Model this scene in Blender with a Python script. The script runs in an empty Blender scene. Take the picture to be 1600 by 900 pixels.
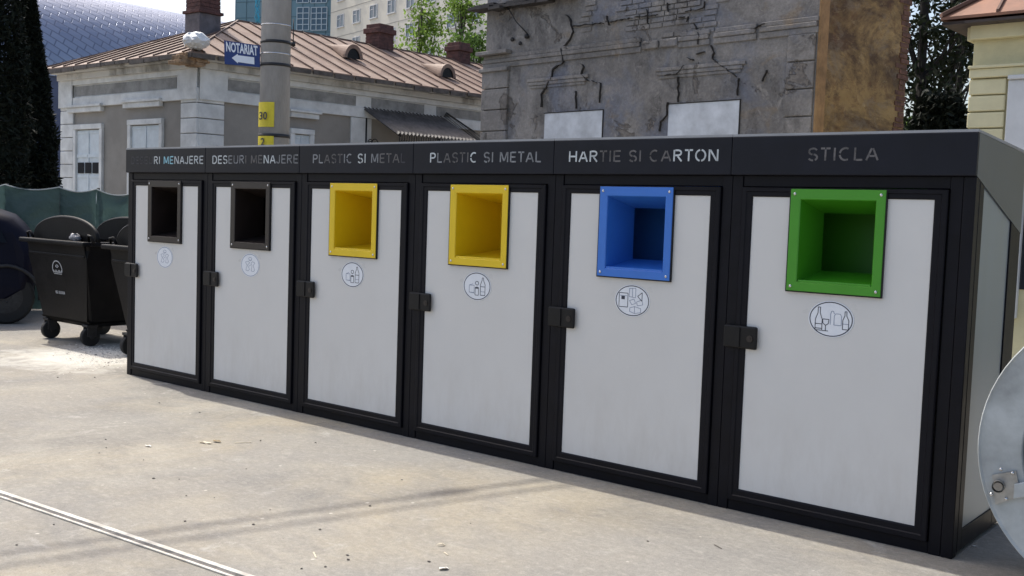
import bpy, bmesh, math, random
from mathutils import Vector, Matrix
random.seed(7)
S = bpy.context.scene
COL = S.collection
# ------------------------------------------------------------------ camera
CAM = Vector((8.10135, -4.90596, 1.48807))
RT = Vector((0.7740988, 0.6321139, 0.0346846))
UP = Vector((-0.0711187, 0.0323904, 0.9969418))
FW = Vector((-0.6290574, 0.7741982, -0.0700285))
FPX = 1648.905
cd = bpy.data.cameras.new('camera'); cam = bpy.data.objects.new('camera', cd); COL.objects.link(cam)
m = Matrix.Identity(4)
for i in range(3):
    m[i][0] = RT[i]; m[i][1] = UP[i]; m[i][2] = -FW[i]; m[i][3] = CAM[i]
cam.matrix_world = m
cd.sensor_width = 36; cd.lens = 36 * FPX / 1600; cd.clip_end = 3000; cd.clip_start = 0.05
S.camera = cam
# ------------------------------------------------------------------ light
SUN_EL = math.radians(57)
SUN_H = Vector((-0.9895, 0.1445, 0))           # horizontal direction towards the sun
w = bpy.data.worlds.new('World'); S.world = w; w.use_nodes = True
nt = w.node_tree
bg = nt.nodes['Background']; sky = nt.nodes.new('ShaderNodeTexSky')
sky.sky_type = 'NISHITA'; sky.sun_disc = False; sky.sun_elevation = SUN_EL
sky.sun_rotation = math.atan2(SUN_H.x, SUN_H.y)
sky.air_density = 1.0; sky.dust_density = 4.0; sky.ozone_density = 0.5
nt.links.new(sky.outputs[0], bg.inputs[0]); bg.inputs[1].default_value = 0.15
sd = bpy.data.lights.new('sun', 'SUN'); sd.energy = 2.8; sd.angle = math.radians(0.53); sd.color = (1.0, 0.95, 0.86)
so = bpy.data.objects.new('sun', sd); COL.objects.link(so)
tos = Vector((SUN_H.x * math.cos(SUN_EL), SUN_H.y * math.cos(SUN_EL), math.sin(SUN_EL)))
so.rotation_euler = tos.to_track_quat('Z', 'Y').to_euler(); so.location = tos * 40
S.view_settings.view_transform = 'Standard'; S.view_settings.look = 'None'
S.view_settings.exposure = 0.58; S.view_settings.gamma = 1.0
S.view_settings.use_curve_mapping = False

# ------------------------------------------------------------------ helpers
def ray(px, py):
    return FW + RT * ((px - 800) / FPX) + UP * ((450 - py) / FPX)
def at(px, py, depth):
    return CAM + ray(px, py) * depth
def ground(px, py, z=0.0):
    d = ray(px, py); return CAM + d * ((z - CAM.z) / d.z)
def hit(px, py, o, n):
    d = ray(px, py); return CAM + d * ((o - CAM).dot(n) / d.dot(n))

def lin(c):
    return tuple((x / 12.92 if x <= .04045 else ((x + .055) / 1.055) ** 2.4) for x in c)

def mat(name, col, rough=.6, metal=0.0, var=0.0, scale=4.0, bump=0.0, bscale=60.0, col2=None, spec=None, lo=.35, hi=.65, detail=6, stretch=None):
    mt = bpy.data.materials.new(name); mt.use_nodes = True
    t = mt.node_tree; N = t.nodes; L = t.links; b = N['Principled BSDF']
    b.inputs['Roughness'].default_value = rough; b.inputs['Metallic'].default_value = metal
    if spec is not None: b.inputs['Specular IOR Level'].default_value = spec
    b.inputs['Base Color'].default_value = (*col, 1)
    tc = N.new('ShaderNodeTexCoord')
    src = tc.outputs['Object']
    if stretch:
        mp = N.new('ShaderNodeMapping'); mp.inputs['Scale'].default_value = stretch
        L.new(src, mp.inputs[0]); src = mp.outputs[0]
    if var or col2:
        n = N.new('ShaderNodeTexNoise'); n.inputs['Scale'].default_value = scale; n.inputs['Detail'].default_value = detail
        n.inputs['Roughness'].default_value = .62
        L.new(src, n.inputs['Vector'])
        r = N.new('ShaderNodeValToRGB'); r.color_ramp.elements[0].position = lo; r.color_ramp.elements[1].position = hi
        a = tuple(x * (1 - var) for x in col); c = col2 if col2 else tuple(min(1, x * (1 + var)) for x in col)
        r.color_ramp.elements[0].color = (*a, 1); r.color_ramp.elements[1].color = (*c, 1)
        L.new(n.outputs[0], r.inputs[0]); L.new(r.outputs[0], b.inputs['Base Color'])
        if var:
            rr = N.new('ShaderNodeMapRange'); rr.inputs[3].default_value = max(0, rough - .08); rr.inputs[4].default_value = min(1, rough + .08)
            L.new(n.outputs[0], rr.inputs[0]); L.new(rr.outputs[0], b.inputs['Roughness'])
    if bump:
        n2 = N.new('ShaderNodeTexNoise'); n2.inputs['Scale'].default_value = bscale; n2.inputs['Detail'].default_value = 5
        L.new(src, n2.inputs['Vector'])
        bp = N.new('ShaderNodeBump'); bp.inputs['Strength'].default_value = bump; bp.inputs['Distance'].default_value = .02
        L.new(n2.outputs[0], bp.inputs['Height']); L.new(bp.outputs[0], b.inputs['Normal'])
    return mt

class MB:
    def __init__(s): s.b = bmesh.new(); s.mi = 0
    def face(s, pts):
        vs = [s.b.verts.new(p) for p in pts]
        try:
            f = s.b.faces.new(vs); f.material_index = s.mi; return f
        except ValueError: return None
    def hexa(s, p, bevel=0.0):
        v = [s.b.verts.new(q) for q in p]
        fs = []
        for q in ((0,3,2,1),(4,5,6,7),(0,1,5,4),(1,2,6,5),(2,3,7,6),(3,0,4,7)):
            f = s.b.faces.new([v[i] for i in q]); f.material_index = s.mi; fs.append(f)
        if bevel:
            es = list({e for f in fs for e in f.edges})
            bmesh.ops.bevel(s.b, geom=es, offset=bevel, segments=2, affect='EDGES', profile=.5)
        return s
    def box(s, x0, x1, y0, y1, z0, z1, bevel=0.0):
        return s.hexa([(x0,y0,z0),(x1,y0,z0),(x1,y1,z0),(x0,y1,z0),(x0,y0,z1),(x1,y0,z1),(x1,y1,z1),(x0,y1,z1)], bevel)
    def obox(s, o, ax, ay, az, bevel=0.0):
        o=Vector(o); ax=Vector(ax); ay=Vector(ay); az=Vector(az)
        return s.hexa([o, o+ax, o+ax+ay, o+ay, o+az, o+ax+az, o+ax+ay+az, o+ay+az], bevel)
    def prism(s, pts, d):
        d=Vector(d); a=[s.b.verts.new(p) for p in pts]; c=[s.b.verts.new(Vector(p)+d) for p in pts]; n=len(pts)
        fs=[s.b.faces.new(a), s.b.faces.new(list(reversed(c)))]
        for i in range(n): fs.append(s.b.faces.new([a[i], c[i], c[(i+1)%n], a[(i+1)%n]]))
        for f in fs: f.material_index = s.mi
        return s
    def tube(s, pts, r, n=8, cap=True):
        pts=[Vector(p) for p in pts]; rs = r if isinstance(r,(list,tuple)) else [r]*len(pts)
        rings=[]
        for i,p in enumerate(pts):
            t=(pts[min(i+1,len(pts)-1)]-pts[max(i-1,0)]).normalized()
            a=t.cross(Vector((0,0,1)))
            if a.length<1e-3: a=t.cross(Vector((1,0,0)))
            a.normalize(); c=t.cross(a)
            rings.append([s.b.verts.new(p+(a*math.cos(2*math.pi*k/n)+c*math.sin(2*math.pi*k/n))*rs[i]) for k in range(n)])
        for i in range(len(rings)-1):
            for k in range(n):
                f=s.b.faces.new([rings[i][k],rings[i][(k+1)%n],rings[i+1][(k+1)%n],rings[i+1][k]]); f.material_index=s.mi; f.smooth=True
        if cap:
            for rg in (rings[0],list(reversed(rings[-1]))):
                f=s.b.faces.new(rg); f.material_index=s.mi
        return s
    def ball(s, c, r, seg=10, squash=(1,1,1)):
        mt = Matrix.Translation(c) @ Matrix.Diagonal((*squash,1))
        g=bmesh.ops.create_uvsphere(s.b,u_segments=seg,v_segments=max(5,seg//2+1),radius=r,matrix=mt)
        for v in g['verts']:
            for f in v.link_faces: f.smooth=True; f.material_index=s.mi
        return s
    def stroke(s, o, ax, az, nrm, p, q, wd, th):
        """flat bar on a surface: o + ax*u + az*v ; from p=(u,v) to q"""
        ax=Vector(ax); az=Vector(az); nrm=Vector(nrm)
        d=Vector((q[0]-p[0], q[1]-p[1])); l=d.length
        if l<1e-6: return
        d/=l; e=Vector((-d.y,d.x))*wd/2
        def P(u,v,h): return Vector(o)+ax*u+az*v+nrm*h
        a=[(p[0]+e.x,p[1]+e.y),(p[0]-e.x,p[1]-e.y),(q[0]-e.x,q[1]-e.y),(q[0]+e.x,q[1]+e.y)]
        s.hexa([P(*k,0) for k in a]+[P(*k,th) for k in a])
    def poly(s, o, ax, az, nrm, pts, wd, th, closed=False):
        n=len(pts)
        for i in range(n if closed else n-1): s.stroke(o,ax,az,nrm,pts[i],pts[(i+1)%n],wd,th)
    def build(s, name, mats, parent=None, recalc=True):
        if recalc: bmesh.ops.recalc_face_normals(s.b, faces=s.b.faces)
        me=bpy.data.meshes.new(name); 
        if parent is not None:
            o=parent
            off=Vector(o.location)
            if o.parent: off=off+Vector(o.parent.location)
            bmesh.ops.translate(s.b, verts=s.b.verts, vec=-off)
        s.b.to_mesh(me); s.b.free()
        for q in (mats if isinstance(mats,(list,tuple)) else [mats]): me.materials.append(q)
        ob=bpy.data.objects.new(name,me); COL.objects.link(ob)
        if parent is not None: ob.parent=parent
        return ob

def tag(o, label=None, cat=None, group=None, kind=None):
    if label: o['label']=label
    if cat: o['category']=cat
    if group: o['group']=group
    if kind: o['kind']=kind
    return o
def thing(name, loc, label, cat, group=None):
    o=bpy.data.objects.new(name,None); o.location=loc; o.empty_display_size=.1; COL.objects.link(o)
    return tag(o,label,cat,group)
def txt_mesh(s, size, bold=0.0, width=None):
    """flat text outline as (verts, faces), centred, x right, y up"""
    c=bpy.data.curves.new('t','FONT'); c.body=s; c.size=size; c.align_x='CENTER'; c.align_y='CENTER'; c.offset=bold; c.resolution_u=3
    o=bpy.data.objects.new('t',c); COL.objects.link(o)
    bpy.context.view_layer.update()
    me=bpy.data.meshes.new_from_object(o.evaluated_get(bpy.context.evaluated_depsgraph_get()))
    v=[Vector(x.co) for x in me.vertices]; f=[list(p.vertices) for p in me.polygons]
    bpy.data.objects.remove(o); bpy.data.meshes.remove(me); bpy.data.curves.remove(c)
    if width:
        x0=min(q.x for q in v); x1=max(q.x for q in v); k=width/(x1-x0)
        for q in v: q.x=(q.x-(x0+x1)/2)*k
    return v,f
def put_text(mb, s, size, o, ax, az, nrm, h=.002, bold=0.0, width=None):
    v,f=txt_mesh(s,size,bold,width); ax=Vector(ax); az=Vector(az); nrm=Vector(nrm)
    vs=[mb.b.verts.new(Vector(o)+ax*q.x+az*q.y+nrm*h) for q in v]
    for q in f:
        try: fc=mb.b.faces.new([vs[i] for i in q]); fc.material_index=mb.mi
        except ValueError: pass

# ------------------------------------------------------------------ materials
M={}
M['frame']=mat('anthracite_frame',(.0048,.005,.0085),.45,0,.2,8,.03,300,spec=.17)
M['fascia']=mat('anthracite_fascia',(.0065,.008,.015),.42,0,.25,2.5,.02,200,spec=.24)
M['roofsheet']=mat('grey_roof_sheet',(.30,.31,.33),.45,.3,.15,3)
M['panel']=mat('white_panel',(.462,.487,.50),.33,0,.025,1.2,.012,14)
def panel_material():
    mt=mat('white_panel',(.635,.632,.62),.30,0,.03,1.1,.02,7); t=mt.node_tree; N=t.nodes; L=t.links; b=N['Principled BSDF']
    tc=N.new('ShaderNodeTexCoord'); sx=N.new('ShaderNodeSeparateXYZ'); L.new(tc.outputs['Object'],sx.inputs[0])
    mr=N.new('ShaderNodeMapRange'); mr.inputs[1].default_value=.11; mr.inputs[2].default_value=.62; mr.inputs[3].default_value=.30; mr.inputs[4].default_value=.02; L.new(sx.outputs[2],mr.inputs[0])
    nz=N.new('ShaderNodeTexNoise'); nz.inputs['Scale'].default_value=5; nz.inputs['Detail'].default_value=8; nz.inputs['Roughness'].default_value=.7
    mp=N.new('ShaderNodeMapping'); mp.inputs['Scale'].default_value=(1.6,1,.5); L.new(tc.outputs['Object'],mp.inputs[0]); L.new(mp.outputs[0],nz.inputs[0])
    rp=N.new('ShaderNodeMapRange'); rp.inputs[1].default_value=.42; rp.inputs[2].default_value=.72; L.new(nz.outputs[0],rp.inputs[0])
    ml=N.new('ShaderNodeMath'); ml.operation='MULTIPLY'; L.new(mr.outputs[0],ml.inputs[0]); L.new(rp.outputs[0],ml.inputs[1])
    mx=N.new('ShaderNodeMix'); mx.data_type='RGBA'; L.new(ml.outputs[0],mx.inputs[0]); src=b.inputs['Base Color'].links[0].from_socket
    L.new(src,mx.inputs[6]); mx.inputs[7].default_value=(.36,.32,.27,1); L.new(mx.outputs[2],b.inputs['Base Color'])
    return mt
M['panel']=panel_material()
M['black']=mat('black_plastic',(.008,.008,.009),.45,0,.2,20,spec=.25)
M['brown']=mat('brown_paint',(.016,.011,.010),.4,0,.15,10)
M['yellow']=mat('yellow_paint',(.74,.52,.010),.38,0,.03,5)
M['blue']=mat('blue_paint',(.035,.165,.58),.38,0,.03,5)
M['green']=mat('green_paint',(.05,.27,.012),.38,0,.03,5)
M['steel']=mat('bright_steel',(.6,.6,.6),.25,1)
M['alu']=mat('brushed_aluminium',(.30,.345,.39),.40,.7,.04,3,stretch=(1,6,.4))
M['sticker']=mat('white_sticker',(.74,.77,.82),.45,0,.03,20)
M['ink']=mat('sticker_ink',(.03,.035,.055),.6)
M['inkpale']=mat('sticker_faded_ink',(.22,.26,.36),.6)
M['l0']=mat('letter_dark',(.03,.03,.04),.6,0,.3,30)  # light and dark seen through the cut-out letters is put into these tones
M['l1']=mat('letter_dim',(.10,.096,.098),.6,0,.45,22)
M['l2']=mat('letter_grey',(.19,.20,.215),.6,0,.45,22)
M['l3']=mat('letter_pale',(.48,.52,.54),.6,0,.2,22)
M['l4']=mat('letter_cyan',(.25,.50,.60),.6,0,.3,22)

# ------------------------------------------------------------------ ground
def ground_material():
    mt=bpy.data.materials.new('stained_concrete'); mt.use_nodes=True
    t=mt.node_tree; N=t.nodes; L=t.links; b=N['Principled BSDF']; b.inputs['Roughness'].default_value=.85
    b.inputs['Specular IOR Level'].default_value=.25
    tc=N.new('ShaderNodeTexCoord')
    def noise(sc,det=6,rough=.6,dist=0,stretch=None):
        n=N.new('ShaderNodeTexNoise'); n.inputs['Scale'].default_value=sc; n.inputs['Detail'].default_value=det
        n.inputs['Roughness'].default_value=rough; n.inputs['Distortion'].default_value=dist
        if stretch:
            mp=N.new('ShaderNodeMapping'); mp.inputs['Scale'].default_value=stretch; mp.inputs['Rotation'].default_value=(0,0,.25)
            L.new(tc.outputs['Object'],mp.inputs[0]); L.new(mp.outputs[0],n.inputs[0])
        else: L.new(tc.outputs['Object'],n.inputs[0])
        return n.outputs[0]
    def ramp(f,p0,p1,c0,c1):
        r=N.new('ShaderNodeValToRGB'); r.color_ramp.elements[0].position=p0; r.color_ramp.elements[1].position=p1
        r.color_ramp.elements[0].color=(*c0,1); r.color_ramp.elements[1].color=(*c1,1); L.new(f,r.inputs[0]); return r.outputs[0]
    def mix(f,a,c,mode='MIX',fac=None):
        x=N.new('ShaderNodeMix'); x.data_type='RGBA'; x.blend_type=mode
        if f is None: x.inputs[0].default_value=fac
        else: L.new(f,x.inputs[0])
        L.new(a,x.inputs[6]); 
        if isinstance(c,tuple): x.inputs[7].default_value=(*c,1)
        else: L.new(c,x.inputs[7])
        return x.outputs[2]
    g=(.0,)*3; o=(1,)*3
    base=ramp(noise(.9,8,.68,.4),.35,.66,(.175,.168,.155),(.335,.315,.272))
    och=ramp(noise(.62,7,.66,.7),.46,.66,g,(.60,)*3)
    c=mix(och,base,(.385,.335,.245))
    wht=ramp(noise(3.1,7,.7,.6),.60,.72,g,(.65,)*3)
    c=mix(wht,c,(.50,.48,.44))
    dk=ramp(noise(2.0,6,.65,.5,(1,2.6,1)),.56,.74,g,(.6,)*3)
    c=mix(dk,c,(.185,.178,.167))
    gz=ramp(noise(.45,5,.6,.5),.46,.60,g,(.55,)*3)
    c=mix(gz,c,(.235,.228,.216))
    fine=ramp(noise(38,4,.7),.2,.8,(.82,)*3,(1.18,)*3)
    c=mix(None,c,fine,'MULTIPLY',1.0)
    c=mix(None,c,ramp(noise(160,3,.7),.25,.75,(.80,)*3,(1.2,)*3),'MULTIPLY',1.0)
    v=N.new('ShaderNodeTexVoronoi'); v.inputs['Scale'].default_value=9; L.new(tc.outputs['Object'],v.inputs[0])
    sp=ramp(v.outputs['Distance'],.028,.05,(.75,)*3,g)
    c=mix(sp,c,(.14,.125,.11))
    v2=N.new('ShaderNodeTexVoronoi'); v2.inputs['Scale'].default_value=5.3; v2.inputs['Randomness'].default_value=1; L.new(tc.outputs['Object'],v2.inputs[0])
    sp2=ramp(v2.outputs['Distance'],.03,.06,(.7,)*3,g)
    c=mix(sp2,c,(.60,.57,.50))
    grn=ramp(noise(17,7,.8,.5,(1,1.5,1)),.50,.66,g,(.38,)*3)
    c=mix(grn,c,(.44,.415,.365))
    grd=ramp(noise(9,8,.8,.8,(1,1.6,1)),.55,.68,g,(.50,)*3)
    c=mix(grd,c,(.20,.185,.165))
    # pale crumbled mortar patch beside the containers
    ctr=ground(140,558)
    ds=N.new('ShaderNodeVectorMath'); ds.operation='DISTANCE'; L.new(tc.outputs['Object'],ds.inputs[0]); ds.inputs[1].default_value=ctr
    ad=N.new('ShaderNodeMath'); ad.operation='MULTIPLY_ADD'; L.new(noise(4,7,.75,.6),ad.inputs[0]); ad.inputs[1].default_value=1.9; L.new(ds.outputs['Value'],ad.inputs[2])
    x_=N.new('ShaderNodeMapRange'); x_.inputs[1].default_value=1.25; x_.inputs[2].default_value=2.0; x_.inputs[3].default_value=.85; x_.inputs[4].default_value=0; L.new(ad.outputs[0],x_.inputs[0])
    c=mix(x_.outputs[0],c,(.62,.60,.54))
    L.new(c,b.inputs['Base Color'])
    bp=N.new('ShaderNodeBump'); bp.inputs['Strength'].default_value=.45; bp.inputs['Distance'].default_value=.01
    L.new(noise(55,6,.7),bp.inputs['Height']); L.new(bp.outputs[0],b.inputs['Normal'])
    return mt
M['ground']=ground_material()
g=MB(); g.face([(-900,-900,0),(900,-900,0),(900,900,0),(-900,900,0)])
tag(g.build('ground',M['ground']),kind='structure')

# drainage slot in the concrete
def drain():
    r=thing('drain_channel',(2.5,-2.42,0),'narrow pale slot drain running diagonally across the concrete in the near left corner','drain')
    a=ground(0,768); c=ground(390,900); d=(c-a).normalized(); n=Vector((-d.y,d.x,0))
    a=a-d*6; L=12
    m=MB(); 
    for o,wd in ((-.024,.026),(-.064,.014)):
        m.obox(a+n*o+Vector((0,0,.001)), d*L, n*wd, (0,0,.007), .002)
    m.build('channel_edge',mat('pale_concrete_edge',(.56,.53,.47),.8,0,.3,9),r)
    m=MB(); m.obox(a+n*(-.0495)+Vector((0,0,.0005)), d*L, n*.025, (0,0,.0025))
    m.build('slot',mat('dark_slot',(.13,.12,.11),.95,0,.5,9),r)  # dark strip laid between the two pale edges
drain()

# ------------------------------------------------------------------ recycling enclosures
# stencil stroke letters: strokes in a 0..1 x 0..1 cell (gaps are the stencil bridges)
def arc(cx,cy,rx,ry,a0,a1,n=7):
    return [(cx+rx*math.cos(math.radians(a0+(a1-a0)*i/n)), cy+ry*math.sin(math.radians(a0+(a1-a0)*i/n))) for i in range(n+1)]
GL={
 'A':(.80,[[(.04,0),(.36,.93)],[(.44,.93),(.76,0)],[(.24,.33),(.56,.33)]]),
 'C':(.80,[arc(.42,.5,.36,.47,60,172),arc(.42,.5,.36,.47,188,300)]),
 'D':(.74,[[(.08,0),(.08,1)],[(.16,.97),(.34,.97)]+arc(.34,.5,.36,.47,80,-80)+[(.34,.03),(.16,.03)]]),
 'E':(.66,[[(.08,0),(.08,1)],[(.16,.96),(.62,.96)],[(.16,.5),(.56,.5)],[(.16,.04),(.62,.04)]]),
 'H':(.76,[[(.08,0),(.08,1)],[(.68,0),(.68,1)],[(.16,.5),(.60,.5)]]),
 'I':(.22,[[(.11,0),(.11,1)]]),
 'J':(.52,[[(.42,1),(.42,.25)]+arc(.24,.22,.18,.19,0,-90),arc(.24,.22,.2,.19,-110,-180)]),
 'L':(.60,[[(.08,0),(.08,1)],[(.16,.04),(.56,.04)]]),
 'M':(.92,[[(.08,0),(.08,1)],[(.84,0),(.84,1)],[(.15,.97),(.44,.12)],[(.48,.12),(.77,.97)]]),
 'N':(.78,[[(.08,0),(.08,1)],[(.70,0),(.70,1)],[(.15,.95),(.63,.05)]]),
 'O':(.86,[arc(.43,.5,.37,.47,100,260,9),arc(.43,.5,.37,.47,-80,80,9)]),
 'P':(.68,[[(.08,0),(.08,1)],[(.16,.96),(.36,.96)]+arc(.38,.72,.24,.24,85,-85)+[(.36,.48),(.16,.48)]]),
 'R':(.74,[[(.08,0),(.08,1)],[(.16,.96),(.38,.96)]+arc(.40,.74,.24,.22,85,-85)+[(.36,.52),(.16,.52)],[(.36,.44),(.68,0)]]),
 'S':(.70,[arc(.36,.73,.27,.24,25,180)+arc(.36,.73,.27,.24,180,262)[1:],arc(.36,.26,.29,.24,82,-60),arc(.36,.26,.29,.24,-85,-155)]),
 'T':(.66,[[(.33,0),(.33,.88)],[(.02,.96),(.29,.96)],[(.37,.96),(.64,.96)]]),
 'U':(.74,[[(.08,1),(.08,.3)]+arc(.37,.3,.29,.27,180,262),arc(.37,.3,.29,.27,278,360)+[(.66,1)]]),
 ' ':(.34,[])}
def lettering(word, tones, x0, x1, z0, z1, parent, y):
    m=MB(); h=z1-z0; sp=.16
    tot=sum(GL[c][0]+sp for c in word)-sp; k=(x1-x0)/tot; u=0
    for c,tn in zip(word,tones):
        m.mi=int(tn); wd,st=GL[c]
        for s in st:
            pts=[(x0+(u+p[0])*k, z0+p[1]*h) for p in s]
            # overlapping joints are harmless: each piece gets a slightly different height
            for i in range(len(pts)-1):
                m.stroke((0,y,0),(1,0,0),(0,0,1),(0,-1,0),pts[i],pts[i+1],.0092,.0012+.0001*(i%3))
        u+=wd+sp
    return m.build('lettering',[M['l0'],M['l1'],M['l2'],M['l3'],M['l4']],parent)

PITCH=1.13227; PW=.89357; PZ0=.1175; PZ1=1.6175; FT=1.917; FB=1.725
def ring(m, xo0,xo1,zo0,zo1, xi0,xi1,zi0,zi1, ys, prof):
    """mitred rectangular frame; prof = [(t 0=outer..1=inner, y)]"""
    loops=[]
    for t,y in prof:
        a=xo0+(xi0-xo0)*t; c=xo1+(xi1-xo1)*t; d=zo0+(zi0-zo0)*t; e=zo1+(zi1-zo1)*t
        loops.append([m.b.verts.new(p) for p in ((a,y,d),(c,y,d),(c,y,e),(a,y,e))])
    for i in range(len(loops)-1):
        for k in range(4):
            f=m.b.faces.new([loops[i][k],loops[i][(k+1)%4],loops[i+1][(k+1)%4],loops[i+1][k]]); f.material_index=m.mi

ICON={}
def ell(cx,cz,rx,rz,n=20): return [(cx+rx*math.cos(2*math.pi*i/n),cz+rz*math.sin(2*math.pi*i/n)) for i in range(n)]
# icons in a unit disc: (points, closed, ink 0/1)
ICON['waste']=[([(-.5,.25),(-.2,.32),(-.05,.2),(-.28,0),(-.05,-.35),(-.2,-.5),(-.45,-.45),(-.32,-.05),(-.5,.25)],0,1),
  ([(.1,.2),(.25,.32),(.5,.22),(.32,-.02),(.5,-.4),(.35,-.52),(.12,-.48),(.2,-.05),(.1,.2)],0,1),
  (ell(0,.55,.18,.12,10),1,1),([(-.15,.42),(0,.36),(.16,.44)],0,1),([(-.1,-.1),(.08,.05)],0,1)]
ICON['plastic']=[([(.25,-.6),(.25,.15),(.36,.45),(.36,.62),(.46,.62),(.46,.45),(.58,.15),(.58,-.6)],1,0),([(.25,0),(.58,0)],0,0),([(.25,-.35),(.58,-.35)],0,1),
  ([(-.12,-.62),(-.12,-.1),(.12,-.1),(.12,-.62)],1,0),(ell(0,-.1,.12,.05,10),1,0),(ell(0,.22,.12,.13,12),1,0),
  ([(-.55,-.45),(-.55,.05),(-.2,.05),(-.2,-.45)],1,1),([(-.55,.05),(-.3,.15)],0,1),([(-.5,-.45),(-.15,-.5)],0,1)]
ICON['paper']=[([(-.75,-.42),(-.75,.45),(-.25,.45),(-.25,-.42)],1,0),([(-.7,.28),(-.3,.28)],0,1),([(-.18,.25),(-.18,.75),(.18,.8),(.18,.2)],1,1),([(0,.78),(0,.22)],0,1),
  ([(.3,.3),(.55,.55),(.55,.02),(.3,.3)],0,0),([(-.15,.0),(.1,.12),(.2,-.15),(-.02,-.25)],1,1),([(.25,-.05),(.55,.1),(.6,-.2),(.3,-.28)],1,1),
  ([(-.12,-.45),(.15,-.35),(.5,-.45),(.5,-.7),(.15,-.78),(-.12,-.68)],1,1),([(.15,-.35),(.15,-.78)],0,1)]
ICON['glass']=[([(-.68,-.65),(-.68,-.05),(-.58,.3),(-.58,.62),(-.48,.62),(-.48,.3),(-.38,-.05),(-.38,-.65)],1,0),([(-.68,-.3),(-.38,-.3)],0,0),([(-.68,-.55),(-.38,-.55)],0,0),
  ([(-.36,-.02),(-.34,-.25),(-.22,-.36),(-.1,-.25),(-.08,-.02)],1,0),([(-.22,-.36),(-.22,-.66)],0,0),([(-.36,-.66),(-.1,-.66)],0,0),
  ([(-.02,-.3),(-.02,.3),(.02,.45),(.1,.45),(.14,.3)],0,1),([(.14,-.3),(.14,.2),(.2,.32),(.4,.32),(.46,.2),(.46,-.3)],1,1),
  ([(.52,-.5),(.52,0),(.6,.25),(.6,.48),(.68,.48),(.68,.25),(.78,0),(.78,-.5)],1,0),([(.52,-.2),(.78,-.2)],0,1)]
def sticker(x, root, kind, zc=1.035):
    rx,rz=.114,.088; cx=x+.441
    m=MB(); n=40
    m.prism([(cx+rx*1.0*math.cos(2*math.pi*i/n),-.0005,zc+rz*math.sin(2*math.pi*i/n)) for i in range(n)],(0,-.0012,0))
    st=m.build('sticker',M['sticker'],root)
    m=MB(); o=(cx,-.0018,zc)
    e=[(rx*.93*math.cos(2*math.pi*i/n),rz*.93*math.sin(2*math.pi*i/n)) for i in range(n)]
    m.mi=1 if kind=='waste' else 0
    m.poly(o,(1,0,0),(0,0,1),(0,-1,0),e,.0048 if kind!='waste' else .004,.0006,True)
    for pts,cl,pale in ICON[kind]:
        m.mi=pale
        m.poly(o,(1,0,0),(0,0,1),(0,-1,0),[(p[0]*rx,p[1]*rz) for p in pts],.0028 if pale else .0036,.0006,bool(cl))
    if kind=='paper':
        m.mi=0; m.hexa([(cx-.62*rx+a,-.0018-h,zc+.05*rz+c) for h in (0,.0009) for a,c in ((0,0),(.022,0),(.022,.018),(0,.018))])
    m.build('pictogram',[M['ink'],M['inkpale']],st)

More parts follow.
